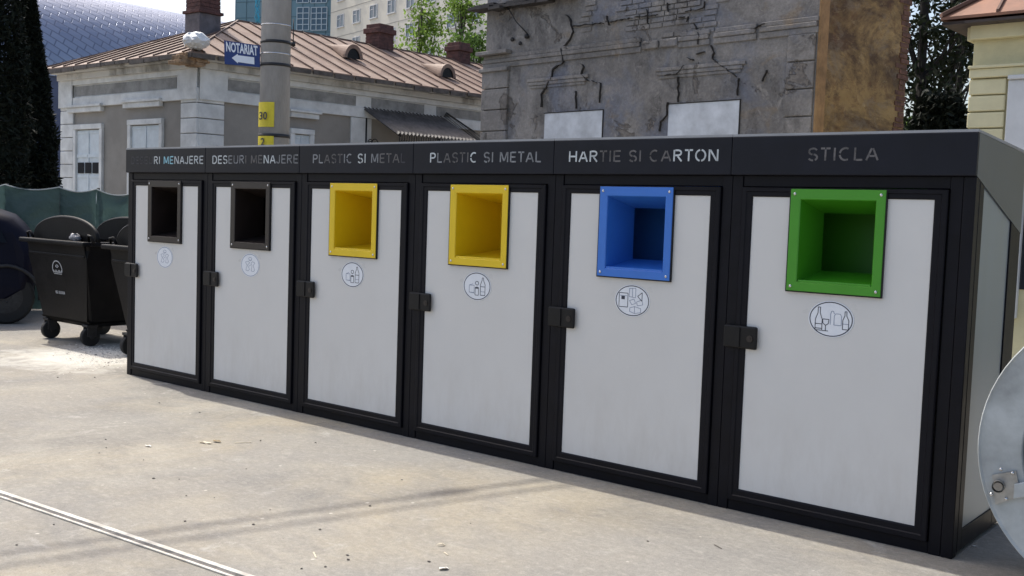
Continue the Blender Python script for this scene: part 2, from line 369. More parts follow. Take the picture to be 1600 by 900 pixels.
def enclosure(i, paint, kind, word, tones, label, textpx, last=False, first=False):
    x=i*PITCH; xl=x-.118; xr=x+1.012
    root=thing('waste_enclosure',(x+.447,.4,0),label,'bin enclosure','enclosures joined in a row for separate waste')
    xe = 6.73 if last else xr
    if first: xl=-.124
    # carcass
    m=MB()
    m.box(xl,x-.062,.004,.06,.0,FB-.002,.003)                 # left post
    m.box(x+.957,xr,.004,.06,.0,FB-.002,.003)                # right post
    if last: m.box(xr+.002,6.728,.0,.06,0,FB-.002,.004)
    m.box(x-.060,x+.955,.010,.06,1.668,FB-.002,.002)          # lintel
    m.box(x-.060,x+.955,.010,.06,.0,.052,.002)                # sill
    m.box(xl+.002,xl+.014,.062,.80,.03,1.76)
    if not last: m.box(xr-.014,xr-.002,.062,.80,.03,1.76)
    m.box(xl+.016,xr-.016,.785,.80,.03,1.80)
    m.box(xl+.016,xr-.016,.062,.783,.03,.05)
    m.build('cabinet_frame',M['frame'],root)
    # roof
    m=MB(); m.hexa([(xl,.0,1.896),(xe,.0,1.896),(xe,.80,1.855),(xl,.80,1.855),(xl,.0,1.908),(xe,.0,1.908),(xe,.80,1.868),(xl,.80,1.868)])
    bmesh.ops.translate(m.b,verts=m.b.verts,vec=(0,-.02,.0215)); m.build('roof',M['roofsheet'],root)
    # fascia
    m=MB(); m.box(xl,xe,-.022,-.002,FB,FT,.004)
    fa=m.build('fascia',M['fascia'],root)
    m=MB(); m.box(xl+.004,xe-.004,-.012,.06,FB-.0015,FB+.006); m.build('fascia_lip',M['frame'],root)
    o=Vector((0,-.022,0)); n=Vector((0,1,0))
    a=hit(textpx[0],textpx[2],o,n); c=hit(textpx[1],textpx[3],o,n)
    lettering(word,tones,a.x,c.x,1.795,1.855,fa,-.022)
    # door
    m=MB(); ring(m,x-.058,x+.953,.056,1.664,x,x+PW,PZ0,PZ1,None,[(0,.05),(0,-.008),(.08,-.012),(.42,-.012),(.5,-.007),(.9,-.007),(1,-.004),(1,.02)])
    door=m.build('door',M['frame'],root)
    m=MB()
    ha,hb,hz=x+.225,x+.662,1.175
    m.prism([(x+.0005,0,PZ0+.0005),(x+PW-.0005,0,PZ0+.0005),(x+PW-.0005,0,PZ1-.0005),(hb,0,PZ1-.0005),(hb,0,hz),(ha,0,hz),(ha,0,PZ1-.0005),(x+.0005,0,PZ1-.0005)],(0,.012,0))
    m.build('door_panel',M['panel'],door)
    # latch
    m=MB(); m.box(x-.112,x+.072,-.030,-.0125,.846,.962,.009); 
    m.box(x-.108,x-.02,-.036,-.0305,.852,.956,.002)
    la=m.build('latch',M['black'],door)
    m=MB(); m.tube([(x+.035,-.0305,.90),(x+.035,-.034,.90)],.017,14); m.tube([(x+.035,-.034,.90),(x+.035,-.0365,.90)],.007,10)
    m.build('lock',M['brown'],root)
    # chute
    a0,a1,b0,b1=x+.209,x+.678,1.160,1.658; c0,c1,d0,d1=x+.262,x+.632,1.205,1.606
    P=M[paint]
    m=MB(); ring(m,a0,a1,b0,b1,c0,c1,d0,d1,None,[(0,-.0005),(0,-.0155),(.04,-.018),(.93,-.018),(1,-.014)])
    # hopper walls running back into the cabinet
    B=[(c0+.0,-.014,d0),(c1,-.014,d0),(c1,-.014,d1),(c0,-.014,d1)]
    DP=.40 if paint=='yellow' else .24
    bk=[(c0+.015,DP,d0+.05),(c1-.015,DP,d0+.05),(c1-.015,DP,d1-.06),(c0+.015,DP,d1-.06)]
    for k in range(4): m.face([B[k],B[(k+1)%4],bk[(k+1)%4],bk[k]])
    if paint=='yellow':
        m.face([bk[0],bk[1],bk[2],bk[3]])
        m.prism([(c0+.13,DP-.003,d0+.05),(c1-.016,.16,d0+.03),(c1-.018,DP-.003,d1-.12)],(.004,.003,.004))
    else:
        fl=MB(); fl.hexa([(c0-.31,.52,d0-.25),(c1+.04,.52,d0-.25),(c1+.04,.53,d0-.25),(c0-.31,.53,d0-.25),(c0-.31,.57,d1+.1),(c1+.04,.57,d1+.1),(c1+.04,.58,d1+.1),(c0-.31,.58,d1+.1)]); fl.build('added_chute_back',P,root)  # coloured sheet added deep in the cabinet so the chute looks dark inside
    if paint!='brown': m.box(c0+.004,c1-.004,-.013,-.004,d0-.001,d0+.010,.002)
    ch=m.build('chute',P,root,recalc=False)
    m=MB(); ring(m,a0-.005,a1+.005,b0-.006,b1+.001,c0-.01,c1+.01,d0-.01,d1+.01,None,[(0,-.0004),(0,-.0145),(.3,-.0147),(1,-.012)]); m.build('gasket',M['black'],root)
    for bx in (a0+.022,a1-.022):
        for bz in (b0+.022,b1-.024):
            m=MB(); m.ball((bx,-.0185,bz),.0078,10,(1,.55,1)); m.build('bolt',M['steel'],ch)
    sticker(x,root,kind,1.035)
    if last:
        m=MB(); m.box(6.700,6.722,.13,.62,.115,1.70); m.build('side_panel',M['alu'],root)
        m=MB(); m.box(6.690,6.729,.062,.128,.02,1.70,.003); m.box(6.690,6.729,.622,.80,.02,1.62,.003); m.box(6.690,6.7285,.129,.621,.02,.114,.002)
        m.build('side_frame',M['frame'],root)
        m=MB(); m.prism([(6.7255,-.001,FB),(6.7255,.80,1.478),(6.7255,.80,1.872),(6.7255,-.001,FT-.002)],(.005,0,0))
        m.build('roof_cheek',mat('cheek_metal',(.135,.15,.165),.42,.6,.10,2.5),root)
    return root
enclosure(0,'brown','waste','DESEURI MENAJERE','0000033344333333','bin enclosure at the left end of the row, dark chute, first letters unreadable',(205,318,244,244),first=True)
enclosure(1,'brown','waste','DESEURI MENAJERE','3332221011332222','bin enclosure with dark chute, standing next to one with a yellow chute',(332,466,246,246))
enclosure(2,'yellow','plastic','PLASTIC SI METAL','2211122333121110','bin enclosure with a yellow chute, standing beside one with a dark chute',(489,634,246,246))
enclosure(3,'yellow','plastic','PLASTIC SI METAL','3211113322322222','bin enclosure with a yellow chute, standing beside the one with the blue chute',(672,846,246,246))
enclosure(4,'blue','paper','HARTIE SI CARTON','3331111111113333','enclosure with blue chute lettered HARTIE SI CARTON for paper and cardboard',(889,1123,244,244))
enclosure(5,'green','glass','STICLA','111111','enclosure with green chute lettered STICLA at the right end of the row',(1262,1373,241,241),last=True)

# ------------------------------------------------------------------ steel ring machine at the right edge
def ring_machine():
    c=Vector((7.512,-.249,.622)); ax=Vector((.12,-.99,0)).normalized()
    r=thing('drum_machine',(c.x,c.y+.3,0),'pale grey round steel machine with a bolted bracket at the right edge','machine')
    e=Vector((ax.y*-1,ax.x,0)).normalized()
    if e.x<0: e=-e
    z=Vector((0,0,1)); n=72
    def P(rad,a,d): return c+(e*math.cos(a)+z*math.sin(a))*rad+ax*d
    grey=mat('pale_grey_paint',(.36,.385,.39),.5,0,.28,3.5,.08,40); dark=mat('dark_drum_inside',(.02,.02,.022),.6,0,.3,6)
    m=MB(); prof=[(.600,-.10),(.618,-.02),(.626,0),(.622,.008),(.612,.002),(.462,.0),(.457,-.006),(.457,-.06)]
    for i in range(n):
        a,b=2*math.pi*i/n,2*math.pi*(i+1)/n
        for k in range(len(prof)-1):
            f=m.face([P(prof[k][0],a,prof[k][1]),P(prof[k][0],b,prof[k][1]),P(prof[k+1][0],b,prof[k+1][1]),P(prof[k+1][0],a,prof[k+1][1])])
    bmesh.ops.remove_doubles(m.b,verts=m.b.verts,dist=1e-5)
    m.build('flange',grey,r)
    m=MB()
    for i in range(n):
        a,b=2*math.pi*i/n,2*math.pi*(i+1)/n
        for q in (((.56,-.06),(.462,-.061)),((.58,-.10),(.58,-.60)),((.58,-.60),(0.001,-.60)),((.456,-.061),(.456,-.45)),((.456,-.45),(.001,-.45))):
            m.face([P(q[0][0],a,q[0][1]),P(q[0][0],b,q[0][1]),P(q[1][0],b,q[1][1]),P(q[1][0],a,q[1][1])])
    m.build('drum',dark,r)
    def L(px,py,d=0): 
        return hit(px,py,c+ax*d,ax)
    m=MB(); q=[L(1551,741),L(1588,735),L(1596,775),L(1556,787)]
    m.prism([v+ax*.003 for v in q],ax*.012)
    b=m.build('bracket',mat('worn_steel',(.36,.36,.35),.4,.6,.2,20),r)
    m=MB(); p=L(1562,757); m.tube([p+ax*.016,p+ax*.05],.024,16,False); m.tube([p+ax*.016,p+ax*.045],.017,16,True)
    pv=m.build('pivot',[mat('pivot_steel',(.30,.29,.28),.35,.8,.2,20)],r)
    for px,py in ((1550,771),(1573,778),(1565,732),(1583,738)):
        m=MB(); m.ball(L(px,py)+ax*.018,.008,8,(1,1,1)); m.build('bolt',M['steel'],b)
    m=MB(); a=L(1586,748); d=(P(0,0,0)-L(1586,760)).normalized(); up=Vector((0,0,1))
    m.obox(L(1584,778)+ax*.004, d*.55, up*.062, ax*.02, .004)
    m.build('arm',grey,r)
    m=MB(); m.tube([P(0,0,-.45),P(0,0,.03)],.06,20); m.build('hub',grey,r)
ring_machine()

# ------------------------------------------------------------------ wheeled containers
def container(cx, y0, wd, label, first):
    ln=.95
    r=thing('wheeled_container',(cx,y0+ln/2,0),label,'waste container','black wheeled containers')
    pl=M['cont']
    m=MB()
    # body tapering to the bottom, open at the top
    t=.05
    def rectz(z,k): return [(cx-wd/2+k,y0+k*.8,z),(cx+wd/2-k,y0+k*.8,z),(cx+wd/2-k,y0+ln-k*.8,z),(cx-wd/2+k,y0+ln-k*.8,z)]
    Ls=[rectz(.19,.22),rectz(.23,.15),rectz(.25,.14),rectz(.88,.03),rectz(.97,.015),rectz(1.03,.0),rectz(1.03,.03),rectz(.30,.16)]
    vs=[[m.b.verts.new(p) for p in q] for q in Ls]
    for i in range(len(vs)-1):
        for k in range(4): m.b.faces.new([vs[i][k],vs[i][(k+1)%4],vs[i+1][(k+1)%4],vs[i+1][k]])
    m.b.faces.new(list(reversed(vs[0]))); m.b.faces.new(vs[-1])
    es=[e for e in m.b.edges if abs(e.verts[0].co.z-e.verts[1].co.z)>.02]
    bmesh.ops.bevel(m.b,geom=es,offset=.035,segments=3,affect='EDGES')
    b=m.build('body',pl,r)
    m=MB(); q=.035                                              # rim
    m.box(cx-wd/2-q,cx+wd/2+q,y0-q-.02,y0+.03,1.02,1.065,.012); m.box(cx-wd/2-q,cx+wd/2+q,y0+ln-.03,y0+ln+q,1.02,1.065,.012)
    m.box(cx-wd/2-q,cx-wd/2+.03,y0+.032,y0+ln-.032,1.02,1.065,.012); m.box(cx+wd/2-.03,cx+wd/2+q,y0+.032,y0+ln-.032,1.02,1.065,.012)
    m.build('rim',pl,r)
    for yy in (y0+.10,y0+ln-.15):                                # end arches of the dome
        m=MB(); pts=[(cx+(wd/2+.015)*math.cos(a),yy,1.05+.235*math.sin(a)**.8) for a in [math.pi*i/24 for i in range(25)]]
        m.prism(pts,(0,.045,0)); 
        m.tube([(p[0],yy+.02,p[2]+.006) for p in pts],.022,8)
        m.build('end_arch',pl,r)
    for sx in (-1,1):                                             # lifting ears
        m=MB(); m.tube([(cx+sx*(wd/2-.06),y0+.06,1.06),(cx+sx*(wd/2-.03),y0+.04,1.13),(cx+sx*(wd/2+.03),y0+.04,1.12),(cx+sx*(wd/2+.04),y0+.06,1.05)],.014,8)
        m.build('handle',pl,r)
    # opened lid folded down on the far long side
    m=MB()
    for k in range(12):
        a0,a1=math.pi*.55+math.pi*.45*k/12,math.pi*.55+math.pi*.45*(k+1)/12
        f=lambda a:(cx+wd/2*.88*math.cos(a), .80+.16*math.sin(a))
        p,q2=f(a0),f(a1)
        m.face([(p[0],y0+.15,p[1]),(p[0],y0+ln-.2,p[1]),(q2[0],y0+ln-.2,q2[1]),(q2[0],y0+.15,q2[1])])
    m.build('lid',pl,r)
    # ribs on the front
    m=MB()
    m.box(cx-wd/2+.06,cx+wd/2-.06,y0+.012,y0+.05,.90,.925,.006)
    m.build('front_rib',pl,r)
    for sx in (-1,1):
        for yy in (y0+.17,y0+ln-.2):
            wx=cx+sx*.40
            w0=MB(); w0.tube([(wx-.028,yy,.095),(wx+.028,yy,.095)],.095,20)
            wh=w0.build('castor',M['tyre'],r)
            f=MB(); f.box(wx-.045,wx-.034,yy-.05,yy+.05,.10,.215,.004); f.box(wx+.034,wx+.045,yy-.05,yy+.05,.10,.215,.004); f.box(wx-.05,wx+.05,yy-.06,yy+.06,.195,.22,.004)
            f.tube([(wx-.05,yy,.095),(wx+.05,yy,.095)],.022,10)
            f.build('castor_fork',M['dkmetal'],wh)
    if first:
        # printed half-round emblem with two lines of worn lettering
        n=Vector((0,-1,-.14)).normalized(); o=Vector((cx-.03,y0+.042,.70))
        o=hit(90,421,Vector((cx,y0+.0492,.70)),n)+n*.002; az=n.cross(Vector((-1,0,0))).normalized()
        if az.z<0: az=-az
        m=MB(); R=.095
        m.poly(o,(1,0,0),az,n,[(R*math.cos(math.radians(a)),R*math.sin(math.radians(a))*.95) for a in range(-15,196,15)],.011,.002)
        m.poly(o,(1,0,0),az,n,[(-.03,.035),(0,.05),(.03,.035),(0,.02)],.008,.002,True)
        for k in range(9): m.stroke(o,(1,0,0),az,n,(-.08+k*.02,-.035),(-.078+k*.02,-.005-.012*(k%3==1)),.010,.0021)
        m.stroke(o,(1,0,0),az,n,(-.075,-.045),(.08,-.045),.006,.0018)
        for k in range(8): m.stroke(o,(1,0,0),az,n,(-.085+k*.024,-.255),(-.082+k*.024,-.225),.011 if k!=2 else .004,.002)
        m.build('printed_emblem',mat('worn_white_print',(.42,.43,.45),.7,0,.4,60),b)
    return r
M['cont']=mat('black_container_plastic',(.008,.0075,.008),.5,0,.3,5,.06,30,spec=.16)
M['tyre']=mat('rubber',(.012,.012,.012),.75,0,.2,20)
M['dkmetal']=mat('dark_metal',(.03,.03,.032),.5,.4,.3,15)
container(-2.33,.50,1.24,'black wheeled waste container with a pale printed emblem, standing next to the dark car',True)
container(-.73,.47,1.06,'black wheeled waste container mostly hidden behind the left end of the enclosures',False)
m=MB(); p=at(118,364,11.35); 
random.seed(3)
bl=[]
m.ball((-2.02,.555,1.095),.075,12,(1.3,.5,.55))
for v in m.b.verts: v.co+=Vector((random.uniform(-1,1),random.uniform(-1,1),random.uniform(-1,1)))*.012
tag(m.build('rubbish_bag',mat('grey_plastic_bag',(.22,.22,.24),.35,0,.3,20)),'crumpled grey bag lying on the rim of the black container','bag')

# ------------------------------------------------------------------ car at the left edge
def car():
    n=ray(58,450); n.z=0; n.normalize(); e=Vector((n.y,-n.x,0))     # e along the car, n away
    c=ground(8,507)
    r=thing('parked_car',(c.x,c.y,0),'dark blue car, only its end and one wheel showing at the left edge','car')
    paint=mat('dark_blue_paint',(.005,.0055,.014),.5,.0,.1,3,spec=.12); glass=mat('dark_glass',(.004,.005,.008),.25,0,spec=.15)
    side=[(.10,.30),(.30,.42),(.35,.62),(.345,.86),(.30,1.00),(.20,1.13),(.10,1.23),(-.06,1.285),(-.6,1.36),(-1.4,1.38),(-2.0,1.28),(-2.6,.98),(-3.5,.86),(-3.72,.62),(-3.70,.32)]
    W=1.68; secs=[(0.0,.93,.0),(.05,.985,.0),(.16,1.0,.02),(W/2,1.0,.045),(W-.16,1.0,.02),(W-.05,.985,.0),(W,.93,.0)]
    m=MB(); loops=[]
    mid=Vector((-1.7,.75))
    for d,k,up in secs:
        lp=[]
        for s,z in side:
            inset=max(0,z-.9)*.30
            dd=d+inset if d<W/2 else (d-inset if d>W/2 else d)
            q=(mid.x+(s-mid.x)*k, .30+(z-.30)*(k if z>.5 else 1)+(up if z>.9 else 0))
            lp.append(m.b.verts.new(c+e*q[0]+n*dd+Vector((0,0,q[1]))))
        loops.append(lp)
    N=len(side)
    for i in range(len(loops)-1):
        for k in range(N):
            f=m.b.faces.new([loops[i][k],loops[i][(k+1)%N],loops[i+1][(k+1)%N],loops[i+1][k]]); f.smooth=True
    m.b.faces.new(loops[0]); m.b.faces.new(list(reversed(loops[-1])))
    body=m.build('body',paint,r)
    # side window band following the tumblehome
    m=MB()
    pts=[(.02,.95),(-.10,1.20),(-.7,1.27),(-1.4,1.28),(-1.95,1.18),(-2.35,.95)]
    m.prism([c+e*s+n*(-.006+max(0,z-.9)*.30)+Vector((0,0,z)) for s,z in pts],n*.004)
    m.build('side_window',glass,r)
    for s in (0,-2.6):
        for d in (.02,W-.22):
            cc=c+e*s+n*d+Vector((0,0,.315))
            m=MB(); m.tube([cc,cc+n*.02,cc+n*.18,cc+n*.2],[.285,.315,.315,.285],28)
            wh=m.build('wheel',M['tyre'],r)
            m=MB(); m.tube([cc-n*.003,cc+n*.03],[.19,.19],20)
            for k in range(5):
                a=2*math.pi*k/5; u=e*math.cos(a)+Vector((0,0,math.sin(a))); m.ball(cc-n*.006+u*.06,.011,6)
            m.build('rim',M['dkmetal'],wh)
            a=[(.37*math.cos(t),.37*math.sin(t)) for t in [math.radians(q) for q in range(-5,191,13)]]
            if d<1:
                m=MB(); m.tube([cc+e*q[0]+Vector((0,0,q[1]))-n*.015 for q in a],.022,8); m.build('wheel_arch',mat('arch_plastic',(.012,.012,.013),.6),r)
car()

# ------------------------------------------------------------------ shade net fence
def net_fence():
    r=thing('net_fence',at(100,300,13.6)*1.0,'sagging dark green shade netting strung on posts behind the black containers','fence')
    r.location.z=0
    x=Vector((1,.12,0)).normalized()
    tops=[(-60,292),(8,290),(93,294),(151,297),(208,304),(290,302),(360,304)]
    pts=[at(a,b,13.6+.15*i) for i,(a,b) in enumerate(tops)]
    m=MB(); rows=14; cols=12
    for i in range(len(pts)-1):
        grid=[]
        for k in range(cols+1):
            t=k/cols; p=pts[i].lerp(pts[i+1],t); sag=-.05*math.sin(math.pi*t)
            col=[]
            for j in range(rows+1):
                z=(p.z+sag*(1-j/rows))*(1-j/rows)+.02
                wv=.05*math.sin(t*9+i*2+j*.5)*(j/rows)**.5+.03*math.sin(j*2.3+i+3*t)*(.3+t*(1-t)*3)
                bl=.10*math.sin(math.pi*t)*math.sin(math.pi*min(1,j/rows*1.4))
                col.append(m.b.verts.new((p.x+(wv+bl)*.63,p.y-(wv+bl)*.77,z)))
            grid.append(col)
        for k in range(cols):
            for j in range(rows):
                f=m.b.faces.new([grid[k][j],grid[k+1][j],grid[k+1][j+1],grid[k][j+1]]); f.smooth=True
    mt=bpy.data.materials.new('green_shade_net'); mt.use_nodes=True; T=mt.node_tree; b=T.nodes['Principled BSDF']
    b.inputs['Base Color'].default_value=(.05,.08,.077,1); b.inputs['Roughness'].default_value=.55
    tr=T.nodes.new('ShaderNodeBsdfTranslucent'); tr.inputs[0].default_value=(.06,.11,.105,1)
    mx=T.nodes.new('ShaderNodeMixShader'); mx.inputs[0].default_value=.4
    nz=T.nodes.new('ShaderNodeTexNoise'); nz.inputs['Scale'].default_value=3.0; nz.inputs['Detail'].default_value=6; tc=T.nodes.new('ShaderNodeTexCoord'); T.links.new(tc.outputs['Object'],nz.inputs[0])
    bp=T.nodes.new('ShaderNodeBump'); bp.inputs['Strength'].default_value=1.0; bp.inputs['Distance'].default_value=.12; T.links.new(nz.outputs[0],bp.inputs['Height']); T.links.new(bp.outputs[0],b.inputs['Normal'])
    T.links.new(b.outputs[0],mx.inputs[1]); T.links.new(tr.outputs[0],mx.inputs[2]); T.links.new(mx.outputs[0],T.nodes['Material Output'].inputs[0])
    m.build('netting',mt,r)
    m=MB(); rp=[]
    for i in range(len(pts)-1):
        for k in range(8):
            q=pts[i].lerp(pts[i+1],k/8); rp.append(q+Vector((.01,-.012,.012-.05*math.sin(math.pi*k/8))))
    m.tube(rp,.009,6); m.build('rope',mat('rope_glint',(.45,.47,.45),.7),r)  # rope colour is kept pale to give the white glints along the net top
    for p in pts[1:-1]:
        m=MB(); m.tube([(p.x-.03,p.y+.04,0),(p.x-.03,p.y+.04,p.z+.03)],.022,8); m.build('post',M['dkmetal'],r)
net_fence()

# ------------------------------------------------------------------ utility pole and its signs
PB=at(428,230,11.0); PB=Vector((PB.x,PB.y,0))
def pole():
    r=thing('utility_pole',PB,'grey round concrete utility pole rising behind the enclosures','pole')
    m=MB(); m.tube([PB,PB+Vector((0,0,9.2))],[.165,.125],28); m.build('shaft',mat('pole_concrete',(.32,.31,.30),.85,0,.22,4,.25,60,stretch=(1,1,.35)),r)
    def rad(z): return .165-.04*z/9.2
    for py,th,cl in ((69,.03,'dkmetal'),(104,.03,'dkmetal'),(213,.035,'dkmetal')):
        z=at(428,py,11).z; m=MB(); m.tube([PB+Vector((0,0,z-th/2)),PB+Vector((0,0,z+th/2))],rad(z)+.006,28); m.build('strap',M[cl],r)
    for py in (43,87):
        z=at(428,py,11).z; m=MB(); m.tube([PB+Vector((0,0,z-.006)),PB+Vector((0,0,z+.006))],rad(z)+.004,28); m.build('wire_tie',M['steel'],r)
    yl=mat('yellow_plate',(.72,.58,.03),.5,0,.1,10)
    tow=(CAM-PB); tow.z=0; tow.normalize(); sx=Vector((RT.x,RT.y,0)).normalized()
    n=(tow-sx*.75).normalized(); a=Vector((0,0,1)).cross(n)
    for py0,py1,s in ((162,200,'30'),(214,228,'2')):
        z1=at(418,py0,11).z; z0=at(418,py1,11).z
        m=MB(); R=rad(z0)+.008; K=8; pv=[]
        ang0=math.atan2(n.y,n.x)
        for k in range(K+1):
            t=ang0-.70+1.40*k/K; pv.append((PB.x+R*math.cos(t),PB.y+R*math.sin(t)))
        for k in range(K):
            m.face([(*pv[k],z0),(*pv[k+1],z0),(*pv[k+1],z1),(*pv[k],z1)])
        pt=m.build('number_plate',yl,r)
        m=MB(); put_text(m,s,.11,PB+n*(R+.012)+Vector((0,0,(z0+z1)/2-.02)),a,(0,0,1),n,.0,.002); m.build('digits',M['ink'],pt)
    # overhead bundled cables leaving the pole top (their shadows cross the concrete)
    for k,(dz,off) in enumerate(((8.95,0),(8.93,.17))):
        t=thing('overhead_cable',PB+Vector((.14,0,dz)),['overhead cable with a thick joint sleeve leaving the pole top','plain overhead cable without a joint leaving the pole top'][k],'cable')
        p0=PB+Vector((.15+off,0,dz)); p1=p0+Vector((-2.9,-12.5,-.25+.1*k))
        pts=[p0.lerp(p1,i/24)+Vector((0,0,-.5*math.sin(math.pi*i/24))) for i in range(25)]
        m=MB(); m.tube(pts,.021-.003*k,8); m.build('bundle',M['black'],t)
        if k==0:
            q=pts[4]; d=(pts[5]-pts[3]).normalized(); m=MB(); m.tube([q-d*.16,q-d*.07,q+d*.07,q+d*.16],[.022,.055,.055,.022],10); m.build('joint_sleeve',M['black'],t)
pole()
def notary_sign():
    dep=10.85
    q=[at(350,63,dep),at(406,71,dep),at(406,105,dep),at(351,100,dep)]
    c=sum(q,Vector())/4
    r=thing('notary_sign',(c.x,c.y,c.z),'blue sign reading NOTARIAT with a white arrow pointing left, fixed to the pole','sign')
    ax=(q[1]-q[0]).normalized(); az=(q[0]-q[3]).normalized(); nrm=ax.cross(az).normalized()
    m=MB(); m.prism(q,-nrm*.012); m.build('board',mat('sign_blue',(.012,.035,.16),.45,0,.06,8),r)
    wh=mat('sign_white',(.72,.76,.82),.5,0,.04,12)
    W=(q[1]-q[0]).length; H=(q[3]-q[0]).length
    m=MB(); o=c+nrm*.003
    put_text(m,'NOTARIAT',.135,o+az*H*.21,ax,az,nrm,0,.0042,W*.88); m.build('lettering',wh,r)
    m=MB(); A=[(-.29*W,-.22*H),(-.12*W,-.01*H),(-.12*W,-.07*H),(.34*W,-.06*H),(.34*W,-.36*H),(-.12*W,-.36*H),(-.12*W,-.42*H)]
    m.prism([o+ax*u+az*v for u,v in A],nrm*.001); m.build('arrow',wh,r)
    m=MB(); a=c+ax*W*.5; m.obox(a-nrm*.04+az*.10,ax*.06,-nrm*.02,az*.025); m.obox(a-nrm*.04-az*.13,ax*.06,-nrm*.02,az*.025); m.build('bracket',M['dkmetal'],r)
    # blue twine hanging on the pole
    m=MB(); random.seed(5)
    for k in range(9):
        a=at(399+random.random()*6,-12,10.82); pts=[a]
        for j in range(6): pts.append(at(398+random.random()*8,-12+j*9+random.random()*5,10.82))
        m.tube(pts,.0032,5)
    tag(m.build('blue_twine',mat('blue_twine',(.05,.38,.55),.6)),'tangle of bright blue twine hanging beside the pole above the blue sign','twine')
notary_sign()

# ------------------------------------------------------------------ facade helper
class Facade:
    def __init__(s,o,h,n): s.o=Vector(o); s.h=Vector(h).normalized(); s.n=Vector(n).normalized()
    def uv(s,px,py,d=0.0):
        p=hit(px,py,s.o+s.n*d,s.n)-s.o; return p.dot(s.h),p.z+s.o.z
    def P(s,u,z,d=0.0): q=s.o+s.h*u+s.n*d; return Vector((q.x,q.y,z))
    def box(s,m,u0,u1,z0,z1,d0,d1,bevel=0.0):
        m.hexa([s.P(u0,z0,d0),s.P(u1,z0,d0),s.P(u1,z0,d1),s.P(u0,z0,d1),s.P(u0,z1,d0),s.P(u1,z1,d0),s.P(u1,z1,d1),s.P(u0,z1,d1)],bevel)

